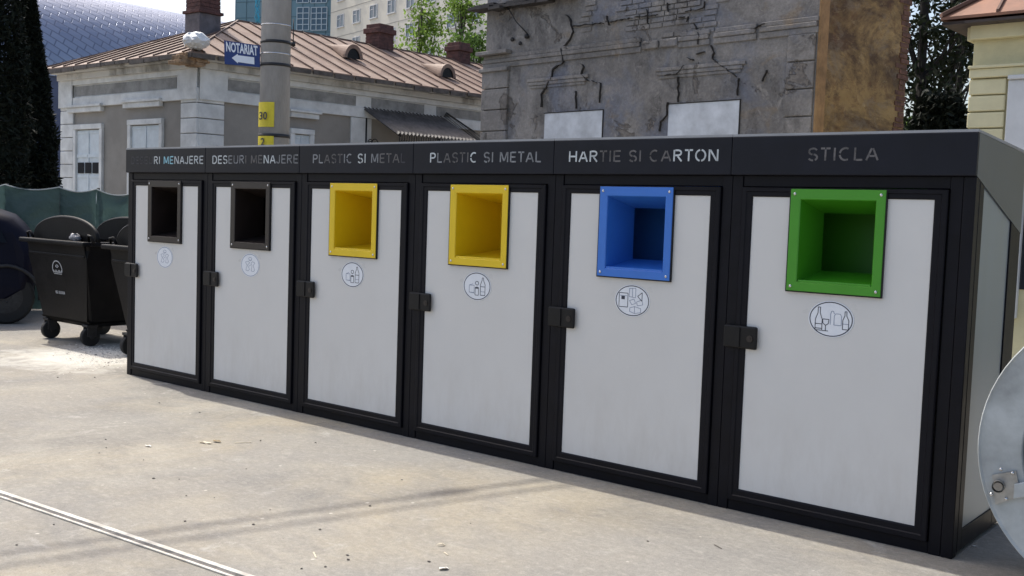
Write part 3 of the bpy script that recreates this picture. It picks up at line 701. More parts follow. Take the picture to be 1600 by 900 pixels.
# ------------------------------------------------------------------ old white-trimmed house
HC=Vector((-8.5,6.35,0))
FL=Facade(HC,(-1,0,0),(0,-1,0)); FRt=Facade(HC,(.085,.9964,0),(.9964,-.085,0))
def house():
    r=thing('old_house',(-10.5,10,0),'old single storey house with grey walls, white trim and brown tin roof','house')
    stucco=mat('grey_stucco',(.28,.262,.238),.9,0,.12,1.5,.2,30)
    white=mat('weathered_white_trim',(.64,.65,.645),.85,0,.16,3,.12,40,col2=None)
    grime=mat('grimy_cornice',(.58,.57,.54),.9,0,.0,1.6,.15,40,col2=(.14,.13,.11),lo=.50,hi=.70,stretch=(1,1,.6))
    frz=mat('grey_frieze',(.27,.27,.265),.9,0,.25,4,.1,40)
    LL=4.75; LR=16.0; ZE=4.10
    m=MB()
    FL.box(m,.0,LL,0,ZE,-.3,0); FRt.box(m,.31,LR,0,ZE,-.3,-.0005)
    bk=Facade(FL.P(LL,0),(.05,.9964,0),(-.9964,.05,0)); bk.box(m,.31,LR,0,ZE,-.3,0)
    m.build('wall',stucco,r)
    # cornice and bands on both facades
    m=MB()
    for F,L in ((FL,LL),(FRt,LR)):
        F.box(m,-.05,L,3.70+.20,4.02,.0,.16,.01); F.box(m,-.05,L,4.022,4.12,.0,.30,.01)
    m.build('cornice',grime,r)
    m=MB()
    for F,L in ((FL,LL),(FRt,LR)):
        F.box(m,.0,L,3.80,3.90,.0,.07); F.box(m,.0,L,3.35,3.55,.0,.06,.006)
        F.box(m,.0,L,3.552,3.798,.0,.022)
    m.build('band',white,r)
    m=MB()
    FL.box(m,.62,4.25,3.575,3.775,.0225,.03)
    u=.75
    for px0,px1 in ((335,555),(580,662),(682,752)):
        a=FRt.uv(px0,130)[0]; b=FRt.uv(px1,150)[0]; FRt.box(m,a,b,3.575,3.775,.0225,.03)
    m.build('frieze_panel',frz,r)
    # quoined corner pilasters
    m=MB(); mr=MB(); z=0
    while z<3.3:
        FL.box(m,-.05,.45,z,z+.262,.0,.05,.012); FRt.box(m,.002,.52,z,z+.262,.0,.05,.012)
        FL.box(mr,4.30,4.80,z,z+.262,.0,.05,.012)
        z+=.275
    FL.box(m,-.07,.50,3.352,3.90,.061,.085); FRt.box(m,.0,.56,3.352,3.90,.061,.085); FL.box(mr,4.28,4.82,3.352,3.90,.061,.085)
    m.build('corner_pilaster',white,r); mr.build('corner_pilaster',white,r)
    sh=mat('white_shutter',(.60,.66,.70),.7,0,.08,6); pane=mat('dark_pane',(.012,.014,.02),.5,spec=.1)
    def window(F,q,hood,lower=False):
        u0,z1=F.uv(q[0],q[2]); u1,_=F.uv(q[1],q[3]);
        if u0>u1: u0,u1=u1,u0
        z0=.9
        m=MB(); t=.10
        F.box(m,u0,u0+t,z0,z1,.0,.06,.006); F.box(m,u1-t,u1,z0,z1,.0,.06,.006); F.box(m,u0,u1,z1+.001,z1+.10,.0,.07,.006); F.box(m,u0-.05,u1+.05,z0-.1,z0-.001,.0,.11,.006)
        w0=m.build('window',white,r)
        m=MB(); F.box(m,u0+t+.004,u1-t-.004,z0,z1-.02,.001,.014)
        mid=(u0+u1)/2
        F.box(m,mid-.02,mid+.02,z0,z1-.04,.0145,.03)
        for a,b in ((u0+t+.02,mid-.03),(mid+.03,u1-t-.02)):
            F.box(m,a,b,z1-.09,z1-.05,.0145,.026); F.box(m,a,b,F.uv(148,246)[1],F.uv(148,241)[1],.0145,.034); F.box(m,a,b,F.uv(148,278)[1],F.uv(148,274)[1],.0145,.026)
        m.build('shutter',sh,w0)
        if lower:
            m=MB(); n=3; a0=u0+t+.03; ww=(u1-t-.03-a0)/n
            for k in range(n): F.box(m,a0+k*ww+.025,a0+(k+1)*ww-.025,F.uv(148,271)[1],F.uv(148,254)[1],.027,.031)
            m.build('pane',pane,w0)
        if hood:
            a,zt=F.uv(hood[0],hood[2]); b,zb=F.uv(hood[1],hood[3])
            if a>b: a,b=b,a
            m=MB(); F.box(m,a,b,zt-.05,zt,.0,.13,.008); F.box(m,a+.04,b-.04,zt-.15,zt-.052,.0,.09,.01)
            m.build('hood_mould',white,w0)
    window(FL,(118,163,203,203),(109,165,166,166),True)
    window(FL,(203,257,196,196),(196,257,158,158),False)
    window(FRt,(452,489,208,208),(449,498,170,170),False)
    # hipped tin roof
    ov=.38; ze=4.125
    e0=Vector((HC.x+ov,HC.y-ov,ze)); e1=FL.P(LL+ov,ze,ov); e2=FRt.P(LR,ze,ov); e3=bk.P(LR,ze,ov)
    ap=hit(372,33,Vector((-10.9,0,0)),Vector((1,0,0)))
    rd=(FRt.h+bk.h).normalized(); ap2=ap+rd*14
    # ridge height matched along the visible ridge line
    tin=mat('brown_tin',(.30,.215,.165),.7,.0,.12,2.2,.25,6,col2=(.17,.105,.078)); edge=mat('rusty_tin_edge',(.10,.085,.075),.7,0,.4,8)
    m=MB(); th=Vector((0,0,-.03))
    for tri in ((e0,e1,ap),(e0,ap,ap2,e2),(e1,e3,ap2,ap)):
        m.prism(list(tri),th)
    rf=m.build('roof',tin,r)
    m=MB()
    def seam(a,b): 
        d=(b-a); s=d.cross(Vector((0,0,1))).normalized()*.013
        m.obox(a-s+Vector((0,0,.002)),d,s*2,(0,0,.030))
    nn=34
    Lr=(e2-e0).length
    # seams on the right slope, running from the eave up to the ridge or the hip
    k=.25; dirr=(e2-e0).normalized(); nx=Vector((-dirr.y,dirr.x,0))
    while k<Lr-.2:
        a=e0+dirr*k
        # intersect with hip (e0->ap) or ridge
        tr=(ap-e0).dot(dirr); top=ap+rd*max(0,(k-tr)) if k>tr else e0.lerp(ap,k/tr)
        seam(a,top); k+=.46
    d2=(e1-e0).normalized(); l2=(e1-e0).length; k=.3; tr=(ap-e0).dot(d2)
    while k<l2-.1:
        a=e0+d2*k; top=e0.lerp(ap,k/tr) if k<tr else e1.lerp(ap,(l2-k)/(l2-tr)); seam(a,top); k+=.46
    seam(e0,ap); seam(ap,ap2); seam(e1,ap)
    m.build('roof_seam',mat('seam_tin',(.15,.10,.078),.6,.1,.3,6),rf)
    m=MB(); random.seed(11)
    for a,b in ((e0,e2),(e0,e1)):
        d=(b-a); n=int(d.length/.5)
        for i in range(n):
            p=a+d*(i/n); q=a+d*((i+1)/n-.004); dz=random.uniform(-.05,0)
            s=d.cross(Vector((0,0,1))).normalized()*.02
            m.obox(p-s+Vector((0,0,-.07+dz)),q-p,s*2,(0,0,.06-dz*.5))
    m.build('gutter',edge,rf)
    brick=mat('old_red_brick',(.095,.045,.040),.9,0,.35,9,.5,25)
    def slope_pt(px,py):
        n=(ap-e0).cross(e2-e0).normalized(); return hit(px,py,e0,n)
    for (px,pyb,wpx,pyt,kind) in ((593,80,42,40,0),(716,104,36,68,0)):
        lo_,hi_=0.0,14.0
        for _ in range(40):
            md=(lo_+hi_)/2; v=ap+rd*md-CAM
            if 800+FPX*v.dot(RT)/v.dot(FW)<px: lo_=md
            else: hi_=md
        p=ap+rd*lo_
        dep=(p-CAM).dot(FW); W=wpx/FPX*dep*.72; zt=at(px,pyt,dep).z
        m=MB(); 
        c=Vector((p.x,p.y,0))
        m.box(c.x-W/2,c.x+W/2,c.y-W/2,c.y+W/2,p.z-.6,zt-.22,.01)
        m.box(c.x-W/2-.05,c.x+W/2+.05,c.y-W/2-.05,c.y+W/2+.05,zt-.219,zt-.10,.01); m.box(c.x-W/2,c.x+W/2,c.y-W/2,c.y+W/2,zt-.099,zt,.01)
        # brick courses as shallow grooves in relief
        z=p.z-.3; k=0
        while z<zt-.26:
            m.box(c.x-W/2-.006,c.x+W/2+.006,c.y-W/2-.006,c.y+W/2+.006,z,z+.055); z+=.075
        m.build('chimney',brick,rf)
    # broken cornice corner with bare brick
    m=MB(); random.seed(31); c0=HC+Vector((0,0,0))
    for k in range(46):
        a=random.uniform(-.28,.22); z=random.uniform(3.92,4.10); q=Vector((c0.x+.10+random.uniform(0,.19)-abs(a)*.3,c0.y-.10-random.uniform(0,.2)+a*.8,z))
        L_=random.uniform(.06,.14); m.box(q.x-L_,q.x+L_,q.y-L_,q.y+L_,q.z-.03,q.z+.03,.01)
    m.build('broken_corner',mat('bare_corner_brick',(.30,.20,.12),.95,0,.5,6,.5,20),r)
    # tall chimney by the hip, plastered below and brick above
    dep=21.2; p=at(317,45,dep); W=.50
    m=MB(); z1=at(317,24,dep).z; m.box(p.x-W/2,p.x+W/2,p.y-W/2,p.y+W/2,p.z-1.2,z1,.01); ch=m.build('chimney',mat('chimney_render',(.13,.12,.13),.9,0,.25,6,.2,30),rf)
    m=MB(); m.box(p.x-W/2-.04,p.x+W/2+.04,p.y-W/2-.04,p.y+W/2+.04,z1+.001,z1+.06,.008)
    z=z1+.061
    while z<z1+1.6:
        q=random.uniform(-.008,.008); m.box(p.x-W/2+.01+q,p.x+W/2-.01+q,p.y-W/2+.01,p.y+W/2-.01,z,z+.066); m.box(p.x-W/2+.022,p.x+W/2-.022,p.y-W/2+.022,p.y+W/2-.022,z+.0665,z+.0745); z+=.075
    m.build('brick_stack',brick,r)
    # eyebrow roof vents
    nrm=(ap-e0).cross(e2-e0).normalized()
    if nrm.z<0: nrm=-nrm
    for px,py in ((550,92),(697,121)):
        b=slope_pt(px,py); up=(ap-e0)-dirr*((ap-e0).dot(dirr)); up.normalize()
        out=Vector((-up.x,-up.y,0)).normalized()
        m=MB(); R=.24; K=14; back=b+up*1.0
        f1=[b+dirr*R*math.cos(math.pi*i/K)+Vector((0,0,1))*(R*1.25*math.sin(math.pi*i/K)) for i in range(K+1)]
        fo=[q+out*.07 for q in f1]
        for i in range(K): 
            m.face([fo[i],fo[i+1],f1[i+1],f1[i]]); m.face([f1[i],f1[i+1],back])
        fi=[b+dirr*R*.70*math.cos(math.pi*i/K)+Vector((0,0,1))*(R*.9*math.sin(math.pi*i/K))+out*.06 for i in range(K+1)]
        for i in range(K): m.face([fo[i],fo[i+1],fi[i+1],fi[i]])
        v=m.build('roof_vent',tin,r)
        m=MB(); m.face([q-out*.02 for q in fi]); m.build('vent_opening',M['black'],v)
    # thin stay on the roof
    p=slope_pt(458,72); m=MB(); m.tube([p,p+Vector((0,0,.55))],.012,6); m.tube([p,p+Vector((0,0,.08))],.05,6); m.build('stay_rod',M['dkmetal'],rf)
    return e0
E0=house()
# white sack over the broken roof corner
m=MB(); c=at(306,64,18.55); m.ball(c,.225,18,(1.0,1.0,.66)); random.seed(2)
for v in m.b.verts: v.co+=Vector((random.uniform(-1,1),random.uniform(-1,1),random.uniform(-1,1)))*.022
for f in m.b.faces: f.smooth=False
tag(m.build('plastic_sheet',mat('white_plastic',(.66,.67,.68),.5,0,.1,6)),'crumpled white plastic sheet bunched on the corner of the brown tin roof','sheet')

def awning():
    F=FRt
    a=F.uv(575,167); b=F.uv(700,180)
    r=thing('entrance_awning',F.P(a[0],2.9,.0),'rusty corrugated tin awning on wrought iron brackets over the house entrance','awning')
    tin=mat('dark_corrugated_tin',(.10,.09,.085),.6,.1,.35,5,.1,20)
    m=MB(); n=44; u0=F.uv(566,170)[0]; u1=F.uv(690,180)[0]; out=1.15
    zt=F.uv(570,168)[1]; zf=F.uv(650,211,out)[1]
    def pt(i,t):
        u=u0+(u1-u0)*i/n; return F.P(u,zt+(zf-zt)*t+(.022 if i%2 else -.022)-.10*math.sin(math.pi*t)*0,.02+out*t)
    for i in range(n): m.face([pt(i,0),pt(i+1,0),pt(i+1,1),pt(i,1)])
    for i in range(n):
        d=Vector((0,0,-.012)); m.face([pt(i,0)+d,pt(i+1,0)+d,pt(i+1,1)+d,pt(i,1)+d]); m.face([pt(i,1),pt(i+1,1),pt(i+1,1)+d,pt(i,1)+d])
    m.build('tin_sheet',tin,r,recalc=False)
    m=MB(); F.box(m,u0-.30,u0+.22,0,3.34,.002,.045,.006); m.build('door_jamb',mat('white_jamb',(.62,.63,.63),.85,0,.1,4),r)
    iron=mat('wrought_iron',(.015,.014,.014),.6,.3,.2,10)
    for u in (u0+.08,u1-.08):
        m=MB()
        m.tube([F.P(u,2.05,.04),F.P(u,zt-.05,.04)],.022,6); m.tube([F.P(u,zt-.06,.04),F.P(u,zf-.05,out)],.02,6)
        m.tube([F.P(u,2.1,.05)]+[F.P(u,2.1+.55*math.sin(t)*1.0,.05+ (out-.1)*(1-math.cos(t))) for t in [k*math.pi/16 for k in range(1,9)]],.016,6)
        for cc,rr in ((.32,.14),(.62,.11),(.18,.09)):
            m.tube([F.P(u,zf-.12-.3*cc+rr*math.sin(t)*(1-t/14),cc+rr*math.cos(t)*(1-t/14)) for t in [k*.45 for k in range(22)]],.011,5)
        m.build('iron_bracket',iron,r)
    m=MB(); random.seed(9)
    for k in range(34):
        u=u0+.05+(u1-u0-.1)*k/33; p=F.P(u,zf-.03,out+.01)
        m.tube([p,p+Vector((0,0,-.16)),p+F.h*.05+Vector((0,0,-.10))],.008,5)
        t=random.random(); q=F.P(u1+.02,zt+(zf-zt)*k/33,.02+out*k/33)
        m.tube([q,q+F.h*.08+Vector((0,0,.12)),q+F.h*.16+Vector((0,0,.06))],.010,5)
    m.build('iron_fringe',iron,r)
    m=MB(); F.box(m,u0+.25,u1-.35,0,2.75,.003,.03); m.build('door',mat('dark_door',(.03,.027,.025),.6,0,.3,5),r)
awning()

# ------------------------------------------------------------------ ruined building
RC=hit(1280,45,Vector((1.95,9.2,0)),Vector((0,-1,0))); RC=Vector((1.95,9.2,0))
rh=Vector((-.9925,.1222,0)); rn=Vector((-.1222,-.9925,0))
FR=Facade(RC,rh,rn); FS=Facade(RC,(.1222,.9925,0),(.9925,-.1222,0))
def stucco_ruin():
    mt=bpy.data.materials.new('crumbling_stucco'); mt.use_nodes=True; t=mt.node_tree; N=t.nodes; L=t.links; b=N['Principled BSDF']; b.inputs['Roughness'].default_value=.95
    b.inputs['Specular IOR Level'].default_value=.2
    tc=N.new('ShaderNodeTexCoord')
    def noise(sc,d=7,r=.65,dist=0,st=None):
        n=N.new('ShaderNodeTexNoise'); n.inputs['Scale'].default_value=sc; n.inputs['Detail'].default_value=d; n.inputs['Roughness'].default_value=r; n.inputs['Distortion'].default_value=dist
        if st:
            mp=N.new('ShaderNodeMapping'); mp.inputs['Scale'].default_value=st; L.new(tc.outputs['Object'],mp.inputs[0]); L.new(mp.outputs[0],n.inputs[0])
        else: L.new(tc.outputs['Object'],n.inputs[0])
        return n.outputs[0]
    def ramp(f,p,c):
        r=N.new('ShaderNodeValToRGB'); e=r.color_ramp.elements
        e[0].position=p[0]; e[1].position=p[1]; e[0].color=(*c[0],1); e[1].color=(*c[1],1); L.new(f,r.inputs[0]); return r.outputs[0]
    def mix(f,a,c,mode='MIX'):
        x=N.new('ShaderNodeMix'); x.data_type='RGBA'; x.blend_type=mode
        if isinstance(f,float): x.inputs[0].default_value=f
        else: L.new(f,x.inputs[0])
        L.new(a,x.inputs[6])
        if isinstance(c,tuple): x.inputs[7].default_value=(*c,1)
        else: L.new(c,x.inputs[7])
        return x.outputs[2]
    z=(0,0,0)
    spall=ramp(noise(1.25,9,.66,.4),(.605,.63),(z,(.85,)*3))
    c=ramp(noise(1.1,8,.7,.6),(.3,.7),((.15,.142,.136),(.33,.312,.295)))
    c=mix(ramp(noise(.8,6,.6,1.0),(.50,.64),(z,(.75,)*3)),c,(.17,.185,.23))
    c=mix(ramp(noise(1.7,6,.6,.8),(.60,.72),(z,(.7,)*3)),c,(.27,.20,.125))
    c=mix(ramp(noise(2.2,8,.74,.5,(1,1,.6)),(.52,.68),(z,(.8,)*3)),c,(.085,.080,.077))
    c=mix(ramp(noise(3.4,8,.74,.8),(.57,.68),(z,(.75,)*3)),c,(.34,.32,.30))
    c=mix(spall,c,mix(1.0,ramp(noise(3,6,.7),(.3,.7),((.13,.118,.11),(.25,.225,.20))),ramp(noise(9,5,.7),(.3,.7),((.8,)*3,(1.2,)*3)),'MULTIPLY'))
    c=mix(1.0,c,ramp(noise(22,4,.7),(.2,.8),((.75,)*3,(1.25,)*3)),'MULTIPLY')
    L.new(c,b.inputs['Base Color'])
    bp=N.new('ShaderNodeBump'); bp.inputs['Strength'].default_value=.7; bp.inputs['Distance'].default_value=.05
    b2=N.new('ShaderNodeBump'); b2.invert=True; b2.inputs['Strength'].default_value=.9; b2.inputs['Distance'].default_value=.03; L.new(spall,b2.inputs['Height']); L.new(noise(7,8,.75,.4),bp.inputs['Height']); L.new(b2.outputs[0],bp.inputs['Normal']); L.new(bp.outputs[0],b.inputs['Normal'])
    return mt
def ochre_mat():
    mt=bpy.data.materials.new('ochre_plaster'); mt.use_nodes=True; t=mt.node_tree; N=t.nodes; L=t.links; b=N['Principled BSDF']; b.inputs['Roughness'].default_value=.95
    b.inputs['Specular IOR Level'].default_value=.2
    tc=N.new('ShaderNodeTexCoord')
    def noise(sc,d=7,r=.65,dist=0,st=None):
        n=N.new('ShaderNodeTexNoise'); n.inputs['Scale'].default_value=sc; n.inputs['Detail'].default_value=d; n.inputs['Roughness'].default_value=r; n.inputs['Distortion'].default_value=dist
        mp=N.new('ShaderNodeMapping'); mp.inputs['Scale'].default_value=st or (1,1,1); L.new(tc.outputs['Object'],mp.inputs[0]); L.new(mp.outputs[0],n.inputs[0]); return n.outputs[0]
    def ramp(f,p,c):
        r=N.new('ShaderNodeValToRGB'); e=r.color_ramp.elements
        e[0].position=p[0]; e[1].position=p[1]; e[0].color=(*c[0],1); e[1].color=(*c[1],1); L.new(f,r.inputs[0]); return r.outputs[0]
    def mix(f,a,c):
        x=N.new('ShaderNodeMix'); x.data_type='RGBA'; L.new(f,x.inputs[0]); L.new(a,x.inputs[6]); x.inputs[7].default_value=(*c,1); return x.outputs[2]
    z=(0,0,0)
    c=ramp(noise(1.2,8,.7,.5,(1,.45,1)),(.34,.64),((.21,.14,.065),(.47,.325,.15)))
    c=mix(ramp(noise(1.5,9,.76,.5,(1,.42,.9)),(.42,.55),(z,(.88,)*3)),c,(.095,.062,.045))
    c=mix(ramp(noise(5,8,.75,.5,(1,.4,.7)),(.53,.66),(z,(.8,)*3)),c,(.16,.085,.05))
    c=mix(ramp(noise(2.4,8,.75,.6,(1,.45,.8)),(.52,.66),(z,(.75,)*3)),c,(.27,.225,.17))
    c=mix(ramp(noise(6,8,.7,.6,(1,.4,.8)),(.58,.70),(z,(.6,)*3)),c,(.54,.42,.24))
    L.new(c,b.inputs['Base Color'])
    bp=N.new('ShaderNodeBump'); bp.inputs['Strength'].default_value=.8; bp.inputs['Distance'].default_value=.06
    L.new(noise(6,9,.78,.5),bp.inputs['Height']); L.new(bp.outputs[0],b.inputs['Normal'])
    return mt
def rough_edge(m, pts, jit, seed):
    pass
def ruin():
    r=thing('ruined_building',(0,11,0),'derelict building with cracked grey stucco front and ochre side wall','building')
    st=stucco_ruin(); oc=ochre_mat()
    LU=FR.uv(757,150)[0]; T=6.0
    m=MB(); FR.box(m,.0,LU,0,T,-.5,0)
    wall=m.build('front_wall',st,r)
    SU=FS.uv(1415,120)[0]
    m=MB(); FS.box(m,.004,SU,0,T,-.4,.006)
    sw=m.build('side_wall',oc,r)
    m=MB(); FS.box(m,-.012,.22,0,T,-.01,.03,.014); m.build('side_pilaster',mat('ochre_grey_edge',(.30,.185,.09),.95,0,.3,4,.5,12),r)
    # exposed brick edge at the rear of the side wall
    brick=mat('old_brick_edge',(.13,.065,.045),.95,0,.45,8,.5,20)
    m=MB(); z=0; k=0; random.seed(4)
    while z<T:
        d=random.uniform(-.06,.05); FS.box(m,SU-.28+random.uniform(-.10,.08),SU+d,z,z+.066,-.06,.012+random.uniform(0,.012)); z+=.082; k+=1
    m.build('brick_edge',brick,r)
    m=MB(); FR.box(m,LU-.001,LU+.25,0,T-1,-4,-.5); m.build('rear_wall',st,r)
    m=MB()
    # main cornice: stepped mouldings at the height of the crossing band
    zc=[FR.uv(1000,q)[1] for q in (48,58,72,80)]
    def z_at(px,py): return FR.uv(px,py)[1]
    zb=z_at(800,104); zt=z_at(800,76)
    random.seed(6)
    # broken lengths with ragged ends
    u=0
    segs=[(.0,.95),(1.0,1.75),(1.82,2.4),(3.15,LU+.05)]
    for a,b in segs:
        FR.box(m,a,b,zb,zb+.09,.0,.026,.010); FR.box(m,a+.02,b,zb+.092,zb+.16,.0,.044,.012); FR.box(m,a,b-.03,zb+.162,zb+.23,.0,.034,.010)
    for a,b in ((2.42,2.75),(2.8,3.12)): FR.box(m,a,b,zb+.03,zb+.16,.0,.05,.02)
    m.build('cornice',st,r)
    # pilasters with block joints
    m=MB(); mr=MB(); z=0; uL=FR.uv(795,150)[0]
    zs=[z_at(776,q) for q in (205,172,139,106)]
    h=(zs[3]-zs[0])/3
    z=zs[0]-h*8
    while z<zb-.05:
        FR.box(m,uL,LU+.03,z+.008,z+h-.008,.0,.055,.012)
        FR.box(mr,.03,FR.uv(1228,150)[0],z+.008,z+h-.008,.0,.035,.014)
        z+=h
    m.build('pilaster',st,r); mr.build('pilaster',st,r)
    m=MB(); FR.box(m,uL-.05,LU+.12,zb+.231,zb+.30,.0,.16,.012); FR.box(m,uL-.02,LU+.08,zb-.07,zb-.001,.0,.10,.012); m.build('capital',st,r)
    # windows closed with white boards, each with a hood mould
    board=mat('white_boards',(.54,.57,.61),.75,0,.22,2.2,.08,30)
    for q,hood in (((852,942,177),(826,920,120,136)),((1046,1156,162),(1026,1165,99,121))):
        u0,z1=FR.uv(q[0],q[2]); u1,_=FR.uv(q[1],q[2]); u0,u1=min(u0,u1),max(u0,u1)
        z1=FR.uv((q[0]+q[1])/2,q[2]-2)[1]
        m=MB(); FR.box(m,u0,u1,1.1,z1,.001,.012); w0=m.build('window',board,r)
        m=MB(); FR.box(m,u0-.02,u1+.02,z1+.001,z1+.014,.0,.02); FR.box(m,u0-.02,u0-.004,1.1,z1,.0,.016); m.build('window_gap',mat('gap_shadow',(.02,.018,.018),.9),w0)
        a,zt=FR.uv(hood[0],hood[2]); b,zb2=FR.uv(hood[1],hood[3]); a,b=min(a,b),max(a,b)
        zc_=(FR.uv((hood[0]+hood[1])/2,(hood[2]+hood[3])/2)[1])
        m=MB(); FR.box(m,a,b,zc_+.03,zc_+.09,.0,.044,.012); FR.box(m,a+.05,b-.03,zc_-.03,zc_+.028,.0,.034,.010); FR.box(m,a+.08,b-.06,zc_-.08,zc_-.032,.0,.02,.008)
        m.build('hood_mould',st,w0)
    # cracks
    cr=mat('crack_dark',(.03,.028,.027),.95)
    def P(x,y): return (800+x/4,y/4)
    cracks=[([P(345,95),P(375,135),P(390,200),P(355,265),P(315,305),P(328,390),P(262,435),P(250,500),P(190,590),P(190,670)],.022),
     ([P(385,165),P(520,150),P(640,135),P(760,115),P(920,90)],.016),
     ([P(435,400),P(455,420),P(440,465),P(475,500),P(560,520),P(555,660)],.014),
     ([P(1250,285),P(1270,330),P(1260,370),P(1330,420),P(1425,490),P(1415,620)],.013),
     ([P(1080,410),P(1035,465),P(960,475)],.014),([P(1045,480),P(1045,640)],.011),([P(980,640),P(975,720),P(935,760),P(925,850)],.013),
     ([P(1160,340),P(1210,325)],.012),([P(1100,360),P(1140,375)],.02),([P(1145,150),P(1180,230),P(1170,280)],.013),
     ([P(1600,440),P(1570,510)],.013),([P(405,570),P(408,680)],.009),([P(600,100),P(612,160)],.009),([P(850,60),P(855,150)],.010),
     ([P(980,20),P(985,75)],.012),([P(1050,110),P(1110,105),P(1100,140)],.013),([P(1210,10),P(1205,50),P(1090,75)],.010),([P(1590,150),P(1500,185)],.009)]
    random.seed(8)
    for pts,wd in cracks:
        m=MB()
        uv=[FR.uv(*p) for p in pts]; fine=[uv[0]]
        for a,b in zip(uv,uv[1:]):
            n=max(2,int(math.hypot(b[0]-a[0],b[1]-a[1])/.05))
            for k in range(1,n+1):
                t=k/n; j=.014 if k<n else 0
                fine.append((a[0]+(b[0]-a[0])*t+random.uniform(-j,j),a[1]+(b[1]-a[1])*t+random.uniform(-j,j)))
        for a,b in zip(fine,fine[1:]):
            wv=.62*wd*random.choice((.3,.55,.8,1.0,1.3,1.6))
            if random.random()<.06: continue
            # lies over whatever relief is there
            d=.004
            m.stroke(FR.P(0,0,d),FR.h,(0,0,1),FR.n,a,b,wv,.044)
        m.build('crack',cr,r)
    # bare bricks where the stucco fell away along the top
    m=MB(); random.seed(12)
    bm_=mat('grey_bare_brick',(.23,.215,.205),.95,0,.35,6,.5,20)
    zrow=z_at(1000,26)-.55
    for row in range(11):
        z=zrow+row*.085
        u=1.2+random.uniform(0,.3)
        while u<4.3:
            L=.235
            lim=.30+.5*math.sin(u*2.1)+.25*math.sin(u*5.3)
            if z-zrow>lim and random.random()<.93: FR.box(m,u,u+L,z,z+.068,.001,.012+random.uniform(0,.014),.004)
            u+=L+.018
    m.build('bare_brick',st,r)
    # ragged tin eave at the top left
    m=MB(); random.seed(13); tin=mat('eave_tin',(.045,.04,.038),.7,0,.4,5)
    u0=FR.uv(905,8)[0]; z0=FR.uv(905,6)[1]
    for k in range(9):
        a=u0+(LU+.25-u0)*k/9; b=u0+(LU+.25-u0)*(k+1)/9; dz=random.uniform(-.03,.03)
        zz=FR.uv(760,20)[1]+.0
        FR.box(m,a,b+.02,zz+dz,zz+.05+dz,-.1,.22+random.uniform(-.05,.05))
        FR.box(m,a,b+.01,zz+.07+dz,zz+.11+dz,-.1,.12+random.uniform(-.05,.05))
    m.build('eave',tin,r)
    # loose wire with insulators on the facade
    m=MB(); m.tube([FR.P(*FR.uv(800,12),.12),FR.P(*FR.uv(812,35),.09),FR.P(*FR.uv(827,54),.03)],.010,6); m.ball(FR.P(*FR.uv(826,57),.05),.05,8); m.ball(FR.P(*FR.uv(815,68),.04),.035,8); m.ball(FR.P(*FR.uv(803,62),.04),.04,8)
    m.build('wire',M['dkmetal'],r)
    # a bleached tile left on the capital
    p=FR.P(*FR.uv(768,88),.16)
ruin()

